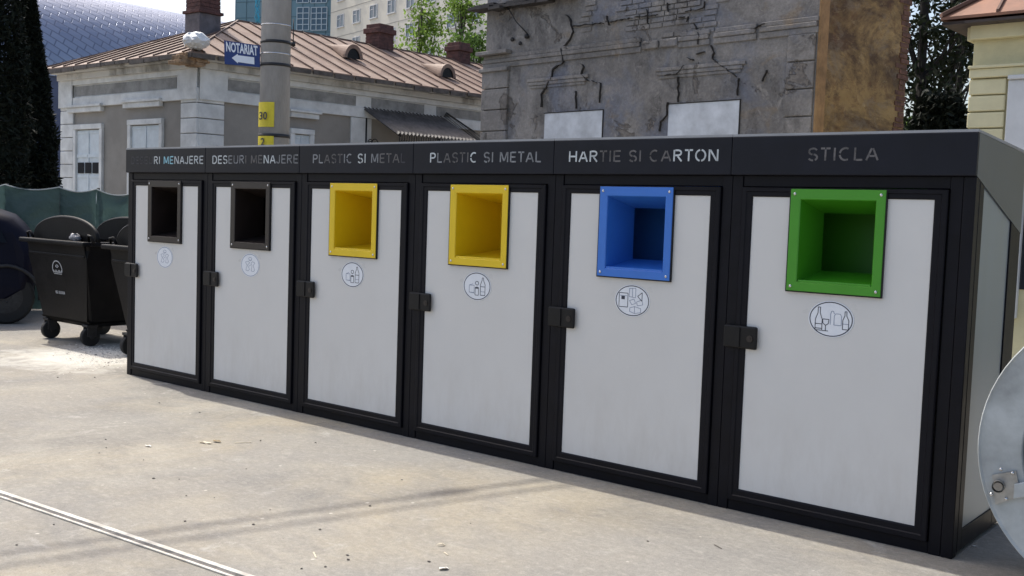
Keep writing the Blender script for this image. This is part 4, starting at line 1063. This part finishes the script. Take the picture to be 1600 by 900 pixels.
# ------------------------------------------------------------------ yellow house at the right
YC=at(1519,100,11.0); YC=Vector((YC.x,YC.y,0))
FY=Facade(YC,(1,-.03,0),(-.03,-1,0)); FYs=Facade(YC,(.03,1,0),(-1,.03,0))
def yellow_house():
    r=thing('yellow_house',(YC.x+2,YC.y+2,0),'pale yellow plastered house with a rusty tin roof at the right edge','house')
    ye=mat('yellow_plaster',(.60,.55,.34),.9,0,.10,2.5,.15,30); ye2=mat('yellow_trim',(.64,.59,.38),.9,0,.08,3,.12,30); wh=mat('white_plaster',(.62,.63,.64),.85,0,.06,4)
    Z=lambda py: FY.uv(1540,py)[1]
    zt=Z(36)
    m=MB(); FY.box(m,0,6,0,zt,-4,-.02); m.build('wall',ye,r)
    m=MB(); FY.box(m,-.02,6,Z(62),Z(40),-.02,.07,.01); FYs.box(m,.0,4,Z(62),Z(40),.02,.07,.01)
    FY.box(m,-.01,6,Z(122),Z(108),-.02,.05,.01); FY.box(m,-.02,6,Z(108)+.002,Z(103),-.02,.075,.008)
    m.build('cornice',ye2,r)
    m=MB(); z=Z(122)-.006; h=(Z(142)-Z(168))
    uq=FY.uv(1571,160)[0]
    while z>.2:
        FY.box(m,-.012,uq,z-h+.007,z-.007,-.02,.022,.012); z-=h
    m.build('quoin',ye2,r)
    u0=FY.uv(1575,170)[0]
    m=MB(); FY.box(m,u0,u0+.22,.6,Z(128),-.02,.06,.012); FY.box(m,u0,u0+1.6,Z(128)+.002,Z(121),-.02,.09,.01); FY.box(m,u0+1.38,u0+1.6,.6,Z(128),-.02,.06,.012)
    wv=m.build('window_surround',wh,r)
    m=MB(); FY.box(m,u0+.221,u0+1.379,.9,Z(140),-.019,-.005); m.build('pane',mat('window_glass',(.03,.035,.04),.1),wv)
    tin=mat('rusty_red_tin',(.24,.115,.07),.6,.1,.25,3,.1,8); dk=mat('eave_board',(.06,.045,.04),.7,0,.3,5)
    m=MB(); e=[FY.P(-.26,zt+.05,.26),FY.P(6.4,zt+.05,.26),FY.P(6.4,zt+.05,-4.4),FY.P(-.26,zt+.05,-4.4)]
    p0=FY.P(2.0,zt+1.75,-2.0); p1=FY.P(4.0,zt+1.75,-2.0)
    for q in ((e[0],e[1],p1,p0),(e[1],e[2],p1),(e[2],e[3],p0,p1),(e[3],e[0],p0)): m.prism(list(q),(0,0,-.03))
    rf=m.build('roof',tin,r)
    m=MB()
    for k in range(1,12):
        a=e[0].lerp(e[1],k/12); t=k/12*6.78
        top=p0.lerp(p1,min(1,max(0,(t-2.38)/2.0))) if t>2.38 else e[0].lerp(p0,t/2.38)
        d=top-a; s=d.cross(Vector((0,0,1))).normalized()*.012; m.obox(a-s+Vector((0,0,.002)),d,s*2,(0,0,.03))
    d=p0-e[0]; s=d.cross(Vector((0,0,1))).normalized()*.03; m.obox(e[0]-s+Vector((0,0,.002)),d,s*2,(0,0,.04))
    m.build('roof_seam',mat('seam_rust',(.12,.06,.04),.7),rf)
    m=MB(); FY.box(m,-.25,6.4,zt-.03,zt-.002,-.02,.25); FYs.box(m,-.25,4,zt-.0315,zt-.0035,.021,.25); m.build('soffit',dk,r)
yellow_house()

# ------------------------------------------------------------------ foliage
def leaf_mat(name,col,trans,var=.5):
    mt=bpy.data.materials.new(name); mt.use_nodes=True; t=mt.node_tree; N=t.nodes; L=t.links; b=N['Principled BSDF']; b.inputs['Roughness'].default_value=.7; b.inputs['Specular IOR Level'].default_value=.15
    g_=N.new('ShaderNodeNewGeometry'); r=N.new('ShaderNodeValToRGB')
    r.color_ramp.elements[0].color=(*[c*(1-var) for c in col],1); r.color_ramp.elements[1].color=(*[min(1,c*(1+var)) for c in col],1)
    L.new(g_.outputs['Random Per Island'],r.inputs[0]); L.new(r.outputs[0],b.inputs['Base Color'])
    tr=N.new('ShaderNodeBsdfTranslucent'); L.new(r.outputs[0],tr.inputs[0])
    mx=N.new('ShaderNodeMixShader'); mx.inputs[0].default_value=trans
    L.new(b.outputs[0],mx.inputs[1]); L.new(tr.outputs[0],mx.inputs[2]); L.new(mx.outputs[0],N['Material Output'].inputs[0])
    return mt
def leaf(bm,p,s,rng,long=1.5):
    a=Vector((rng.gauss(0,1),rng.gauss(0,1),rng.gauss(0,1)))
    if a.length<1e-3: return
    a.normalize(); b=a.cross(Vector((rng.gauss(0,1),rng.gauss(0,1),rng.gauss(0,1))))
    if b.length<1e-3: return
    b.normalize(); a=a*s*long; b=b*s*.55
    vs=[bm.verts.new(q) for q in (p-a,p+b*.9-a*.1,p+a,p-b*.9-a*.1)]
    bm.faces.new(vs)
def branchy_tree(name,label,cat,base,h,crown,nclump,nleaf,ls,rng,lm,bark,group=None,lean=0,tr=.16,spread=.35):
    """crown = (cx offset, rx, z0, z1)"""
    r=thing(name,base,label,cat,group)
    tk=MB(); cr=MB()
    top=base+Vector((lean,0,h)); pts=[base.lerp(top,i/6)+Vector((rng.uniform(-.1,.1),rng.uniform(-.1,.1),0))*(i>0) for i in range(7)]
    tk.tube(pts,[tr*(1-.12*i) for i in range(7)],8)
    rx,z0,z1=crown
    for k in range(nclump):
        z=z0+(z1-z0)*rng.random(); f=(z-z0)/(z1-z0); rad=rx*(.35+1.1*math.sin(math.pi*min(1,f*.8+.15)))*.75
        a=rng.uniform(0,2*math.pi); q=rad*math.sqrt(rng.random())
        st=pts[min(6,max(2,int(6*max(.25,(z-base.z-.8)/h))))]
        c=Vector((base.x+lean*f+q*math.cos(a),base.y+q*math.sin(a),z))
        midp=st.lerp(c,.55)+Vector((0,0,-.15)); tk.tube([st,midp,c],[tr*.30,tr*.18,tr*.06],5,False)
        cs=spread*rng.uniform(.6,1.35)
        for j in range(nleaf):
            v=Vector((rng.gauss(0,1),rng.gauss(0,1),rng.gauss(0,.75)))*cs
            leaf(cr.b,c+v,ls*rng.uniform(.6,1.3),rng,1.05)
    cr.build('crown',lm,r,recalc=False); tk.build('trunk',bark,r)
    return r
rng=random.Random(21)
bark=mat('bark',(.06,.05,.04),.9,0,.3,8,.4,20); darkbark=mat('dark_bark',(.018,.016,.014),.95,0,.3,8,.3,20)
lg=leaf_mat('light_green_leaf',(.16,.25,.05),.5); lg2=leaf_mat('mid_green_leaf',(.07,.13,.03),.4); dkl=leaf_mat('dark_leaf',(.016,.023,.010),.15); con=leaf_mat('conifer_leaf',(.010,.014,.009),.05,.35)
# trees behind the brown roof
for px,pyt,dep,rx,lab,lm,ncl in ((662,-8,34,.80,'light green tree behind the ridge, left of the two nearest the ruin',lg,26),(722,-14,36,.72,'light green tree behind the third chimney, close to the ruin edge',lg,24),(748,62,31,.5,'darker small tree squeezed between the brick chimney and the ruin',lg2,16)):
    top=at(px,pyt,dep); b=Vector((top.x,top.y,0)); h=top.z
    branchy_tree('deciduous_tree',lab,'tree',b,h*.95,(rx,h*.45,h+.1),ncl,110,.075,rng,lm,bark,'trees behind the brown roof',0,.13,.30)
# dark trees between the ruin and the yellow house
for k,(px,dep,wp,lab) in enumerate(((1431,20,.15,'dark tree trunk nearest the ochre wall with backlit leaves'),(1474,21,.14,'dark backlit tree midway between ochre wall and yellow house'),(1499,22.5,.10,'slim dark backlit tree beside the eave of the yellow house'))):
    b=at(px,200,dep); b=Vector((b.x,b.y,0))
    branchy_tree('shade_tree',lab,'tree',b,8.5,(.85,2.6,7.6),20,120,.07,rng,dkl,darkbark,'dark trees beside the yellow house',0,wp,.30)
for k,(px,dep,h,rx,lab,lm) in enumerate(((1468,17.5,3.8,.80,'dark rounded bush at the foot of the trees behind the enclosures',con),(1455,33,5.2,1.6,'sunlit green shrub glimpsed far behind the dark trunks',lg))):
    b=at(px,215,dep); b=Vector((b.x,b.y,0)); r=thing('bush',b,lab,'bush'); cr=MB(); tk=MB()
    for j in range(9000 if k==0 else 3500):
        a=rng.uniform(0,6.283); e=rng.uniform(0,1)**.6; q=rx*math.sqrt(1-e*e*.9)*(rng.random()**.25)*(1+.14*math.sin(a*3+e*9))
        leaf(cr.b,b+Vector((q*math.cos(a),q*math.sin(a),h*e*(rng.random()**.15))),.06 if k==0 else .10,rng)
    cr.build('crown',lm,r,recalc=False)
    for j in range(5): tk.tube([b+Vector((.05*j,0,0)),b+Vector((rng.uniform(-.4,.4),rng.uniform(-.4,.4),h*.8))],[.04,.01],5)
    tk.build('trunk',darkbark,r)
# dark conifers at the left edge
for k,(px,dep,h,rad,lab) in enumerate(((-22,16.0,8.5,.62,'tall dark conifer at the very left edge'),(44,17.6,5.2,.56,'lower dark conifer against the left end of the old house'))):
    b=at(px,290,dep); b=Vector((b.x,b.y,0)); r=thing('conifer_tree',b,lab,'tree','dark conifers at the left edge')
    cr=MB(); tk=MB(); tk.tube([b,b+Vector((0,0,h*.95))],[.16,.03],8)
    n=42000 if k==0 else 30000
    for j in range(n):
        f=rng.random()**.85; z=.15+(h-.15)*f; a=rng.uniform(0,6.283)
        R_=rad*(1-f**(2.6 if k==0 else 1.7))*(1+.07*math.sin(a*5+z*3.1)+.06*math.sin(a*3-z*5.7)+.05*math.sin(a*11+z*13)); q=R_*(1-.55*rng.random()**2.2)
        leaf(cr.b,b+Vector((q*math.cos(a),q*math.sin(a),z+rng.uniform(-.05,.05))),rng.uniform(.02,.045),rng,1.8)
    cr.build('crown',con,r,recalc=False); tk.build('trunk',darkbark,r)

# ------------------------------------------------------------------ far buildings
def hall():
    p=at(145,-4,52); R=4.6
    r=thing('sports_hall',(p.x,p.y+10,0),'large barrel vaulted hall clad in grey blue metal tiles behind the old house','hall')
    cx=p.x-R*.10; zc=p.z-R*.99; y0,y1=p.y-26,p.y+60
    mt=bpy.data.materials.new('metal_tile_cladding'); mt.use_nodes=True; t=mt.node_tree; N=t.nodes; L=t.links; b=N['Principled BSDF']; b.inputs['Metallic'].default_value=.75
    uv=N.new('ShaderNodeUVMap'); uv.uv_map='tiles'; mp=N.new('ShaderNodeMapping'); mp.inputs['Rotation'].default_value=(0,0,.5)
    L.new(uv.outputs[0],mp.inputs[0]); bt=N.new('ShaderNodeTexBrick'); bt.inputs['Scale'].default_value=1.0; bt.inputs['Mortar Size'].default_value=.03
    bt.inputs['Brick Width'].default_value=.62; bt.inputs['Row Height'].default_value=.34
    bt.inputs['Color1'].default_value=(.25,.275,.35,1); bt.inputs['Color2'].default_value=(.32,.345,.42,1); bt.inputs['Mortar'].default_value=(.17,.19,.25,1)
    L.new(mp.outputs[0],bt.inputs[0]); L.new(bt.outputs[0],b.inputs['Base Color']); b.inputs['Roughness'].default_value=.34
    bp=N.new('ShaderNodeBump'); bp.inputs['Strength'].default_value=.5; bp.inputs['Distance'].default_value=.05; bp.invert=True; L.new(bt.outputs['Fac'],bp.inputs['Height']); L.new(bp.outputs[0],b.inputs['Normal'])
    me=MB(); uvl=me.b.loops.layers.uv.new('tiles'); K=48
    for k in range(K):
        a0,a1=math.pi*k/K,math.pi*(k+1)/K
        f=me.face([(cx+R*math.cos(a0),y0,zc+R*math.sin(a0)),(cx+R*math.cos(a0),y1,zc+R*math.sin(a0)),(cx+R*math.cos(a1),y1,zc+R*math.sin(a1)),(cx+R*math.cos(a1),y0,zc+R*math.sin(a1))])
        f.smooth=True
        for l,(u,v) in zip(f.loops,((y0,a0*R),(y1,a0*R),(y1,a1*R),(y0,a1*R))): l[uvl].uv=(u,v)
    me.build('vault_roof',mt,r,recalc=False)
    m=MB(); m.box(cx-R+.1,cx+R-.1,y0+.2,y1-.2,0,zc); 
    m.build('wall',mat('hall_wall',(.06,.075,.14),.4,0,.2,1),r)
    m=MB(); n=24
    for yy in (y0+.05,y1-.25):
        m.prism([(cx+(R-.1)*math.cos(math.pi*i/n),yy,zc+(R-.1)*math.sin(math.pi*i/n)) for i in range(n+1)],(0,.2,0))
    m.build('gable',mat('hall_gable',(.10,.11,.14),.5,0,.2,1),r)
hall()
def far_blocks():
    # teal block
    dep=88; a=at(367,60,dep); F=Facade((a.x,a.y,0),(.93,.36,0),(.36,-.93,0))
    r=thing('teal_block',(a.x+3,a.y+5,0),'teal clad block with white gridded windows behind the pole','building')
    W=F.uv(545,30)[0]; T=26
    m=MB(); F.box(m,0,W,0,T,-8,0); m.build('wall',mat('teal_cladding',(.12,.22,.27),.45,0,.08,.3),r)
    gl=mat('far_glass',(.05,.10,.15),.12); wf=mat('far_white_frame',(.42,.5,.55),.6)
    m=MB(); z=0
    while z<T:
        F.box(m,0,W,z,z+.05,.001,.02); z+=1.3
    for u in [W*k/10 for k in range(11)]: F.box(m,u,u+.05,0,T,.0205,.03)
    m.build('panel_joint',mat('teal_joint',(.06,.12,.15),.6),r)
    for (x0,x1) in ((465,483),(487,511)):
        for (y0,y1) in ((12,47),(-40,4),(56,90)):
            u0,z1=F.uv(x0,y0); u1,z0=F.uv(x1,y1)
            m=MB(); F.box(m,u0,u1,z0,z1,.031,.04); w0=m.build('window',gl,r)
            m=MB(); n=3 if x1-x0>20 else 2
            for k in range(n+1): F.box(m,u0+(u1-u0)*k/n-.035,u0+(u1-u0)*k/n+.035,z0,z1,.041,.09)
            for k in range(5): F.box(m,u0,u1,z0+(z1-z0)*k/4-.03,z0+(z1-z0)*k/4+.03,.0405,.08)
            m.build('glazing_bar',wf,w0)
    # cream office block
    dep=84; a=at(516,60,dep); F=Facade((a.x,a.y,0),(.965,-.262,0),(-.262,-.965,0))
    r=thing('office_block',(a.x+8,a.y+5,0),'cream office block with rows of square windows behind the trees','building')
    W=F.uv(775,30)[0]+6; T=30
    m=MB(); F.box(m,0,W,0,T,-12,0); m.build('wall',mat('cream_render',(.66,.62,.53),.85,0,.05,.4),r)
    gl2=mat('office_glass',(.10,.13,.16),.12,0,.4,.6); fr=mat('office_frame',(.62,.62,.62),.6)
    rv=mat('office_reveal',(.36,.34,.30),.9)
    u1_,z1=F.uv(532,24); uu,zz=F.uv(532,42); h=z1-zz
    pw=F.uv(557,22)[0]-F.uv(532,24)[0]
    rowp=F.uv(557,20)[1]-F.uv(557,62)[1]
    for row in range(-3,5):
        for k in range(14):
            u=u1_-.45+k*pw; z=z1-row*rowp
            if u<.2 or u+1.1>W or z>T: continue
            m=MB(); F.box(m,u,u+1.05,z-h,z,.002,.02); w0=m.build('window',gl2,r)
            m=MB()
            F.box(m,u-.06,u,z-h,z,.002,.06); F.box(m,u+1.05,u+1.11,z-h,z,.002,.06); F.box(m,u-.06,u+1.11,z,z+.06,.002,.06); F.box(m,u-.10,u+1.15,z-h-.08,z-h-.001,.002,.12)
            F.box(m,u+.49,u+.56,z-h,z,.021,.05); F.box(m,u,u+.485,z-h*.32,z-h*.28,.021,.05)
            m.build('frame',fr,w0)
    m=MB()
    for row in range(-3,5): F.box(m,0,W,z1-row*rowp-h-.75,z1-row*rowp-h-.70,.001,.012)
    m.build('joint_line',rv,r)
far_blocks()

# ------------------------------------------------------------------ small litter on the concrete
chip=mat('pale_wood',(.62,.55,.42),.8,0,.15,30); stone=mat('dark_pebble',(.13,.115,.10),.9,0,.3,30); paper=mat('paper_scrap',(.72,.70,.64),.8,0,.06,30)
def sliver(px,py,L,ang,label,mt,nm,cat,wd=.006,group=None,th=.003):
    p=ground(px,py); d=Vector((math.cos(ang),math.sin(ang),0)); n=Vector((-d.y,d.x,0)); m=MB()
    if wd>.012:
        k=9; ctr=None; vs=[]
        rr=random.Random(int(px*7+py))
        for i in range(k):
            a=2*math.pi*i/k; q=rr.uniform(.6,1.1); vs.append(p+d*(L/2*q*math.cos(a))+n*(wd/2*q*math.sin(a))+Vector((0,0,.002+th*rr.random())))
        ctr=p+Vector((0,0,.003+th*.6))
        for i in range(k): m.face([vs[i],vs[(i+1)%k],ctr])
        for f in list(m.b.faces): m.face([v.co+Vector((0,0,-.0012)) for v in f.verts])
        return tag(m.build(nm,mt),label,cat,group)
    m.hexa([p-d*L/2-n*wd/2,p+d*L/2-n*wd*.3,p+d*L/2+n*wd*.3,p-d*L/2+n*wd/2]+[q+Vector((0,0,th)) for q in (p-d*L/2-n*wd/2,p+d*L/2-n*wd*.3,p+d*L/2+n*wd*.3,p-d*L/2+n*wd/2)])
    for v in m.b.verts: v.co.z+=.001+ (.003 if v.index%3==0 else 0)
    return tag(m.build(nm,mt),label,cat,group)
sliver(492,868,.075,-.55,'longest pale wood sliver, lying alone near the bottom edge',chip,'wood_sliver','sliver')
sliver(697,866,.038,-.4,'short pale wood sliver below the ochre stain in the concrete',chip,'wood_sliver','sliver')
sliver(690,853,.045,.9,'curled pale wood shaving just above a short sliver',chip,'wood_sliver','sliver',.016,None,.012)
sliver(322,693,.10,.35,'pale dry leaf scrap, left one of the pair in front of the enclosures',chip,'leaf_scrap','leaf',.035,None,.010)
sliver(339,691,.08,.2,'browner dry leaf scrap, right one of the pair in front of the enclosures',mat('dry_leaf',(.25,.19,.11),.9),'leaf_scrap','leaf',.035,None,.016)
sliver(380,692,.10,.9,'long thin straw lying right of the dry leaf scraps',chip,'straw','straw',.010)
sliver(693,890,.05,1.2,'white paper scrap at the bottom edge below the slivers',paper,'paper_scrap','paper',.03,None,.012)
sliver(231,698,.05,.1,'small white paper scrap left of the dry leaf scraps',paper,'paper_scrap','paper',.03,None,.01)
sliver(1523,900-46,.03,.4,'small pale scrap in the shade by the drum machine',paper,'paper_scrap','paper',.02)
sliver(1122,855,.06,-.5,'thin dark twig on the sunlit concrete below the blue chute enclosure',stone,'twig','twig',.006)
random.seed(17)
for px,py in ((165,687),(155,708),(224,719),(240,748),(280,749),(166,700),(335,778),(291,775),(385,733),(289,815),(396,820),(407,689),(493,692),(422,797),(543,868),(544,875),(471,889),(508,886),(670,878),(735,818),(1012,846),(26,852),(84,820),(90,590),(148,590),(249,630),(312,645),(500,828),(578,791),(628,750)):
    p=ground(px,py); m=MB(); s=random.uniform(.0035,.0075); m.ball(p+Vector((0,0,s*.4)),s,6,(random.uniform(.8,1.6),1,.55))
    for v in m.b.verts: v.co+=Vector((random.uniform(-1,1),random.uniform(-1,1),0))*s*.35
    tag(m.build('pebble',stone),'tiny dark pebble lying on the pale sunlit concrete','pebble','pebbles on the concrete')
# loose pale rubble by the containers
m=MB(); random.seed(19)
for k in range(1500):
    px=random.gauss(160,34); py=random.gauss(556,8)
    if not(70<px<202 and 535<py<585): continue
    p=ground(px,py); s=random.uniform(.004,.014)*(1.6 if random.random()<.08 else 1)
    d=Vector((random.uniform(-1,1),random.uniform(-1,1),0)); d=d.normalized() if d.length>.01 else Vector((1,0,0)); n=Vector((-d.y,d.x,0))
    a=[p+d*s,p+n*s*.8,p-d*s*.9,p-n*s*.7]; top=p+Vector((0,0,s*.4)); m.mi=0 if random.random()<.93 else 1
    for i in range(4): m.face([a[i],a[(i+1)%4],top])
tag(m.build('rubble',[mat('pale_rubble',(.70,.67,.60),.95,0,.2,50),stone],recalc=True),'loose pale rubble crumbs scattered by the black containers','rubble',None,'stuff')
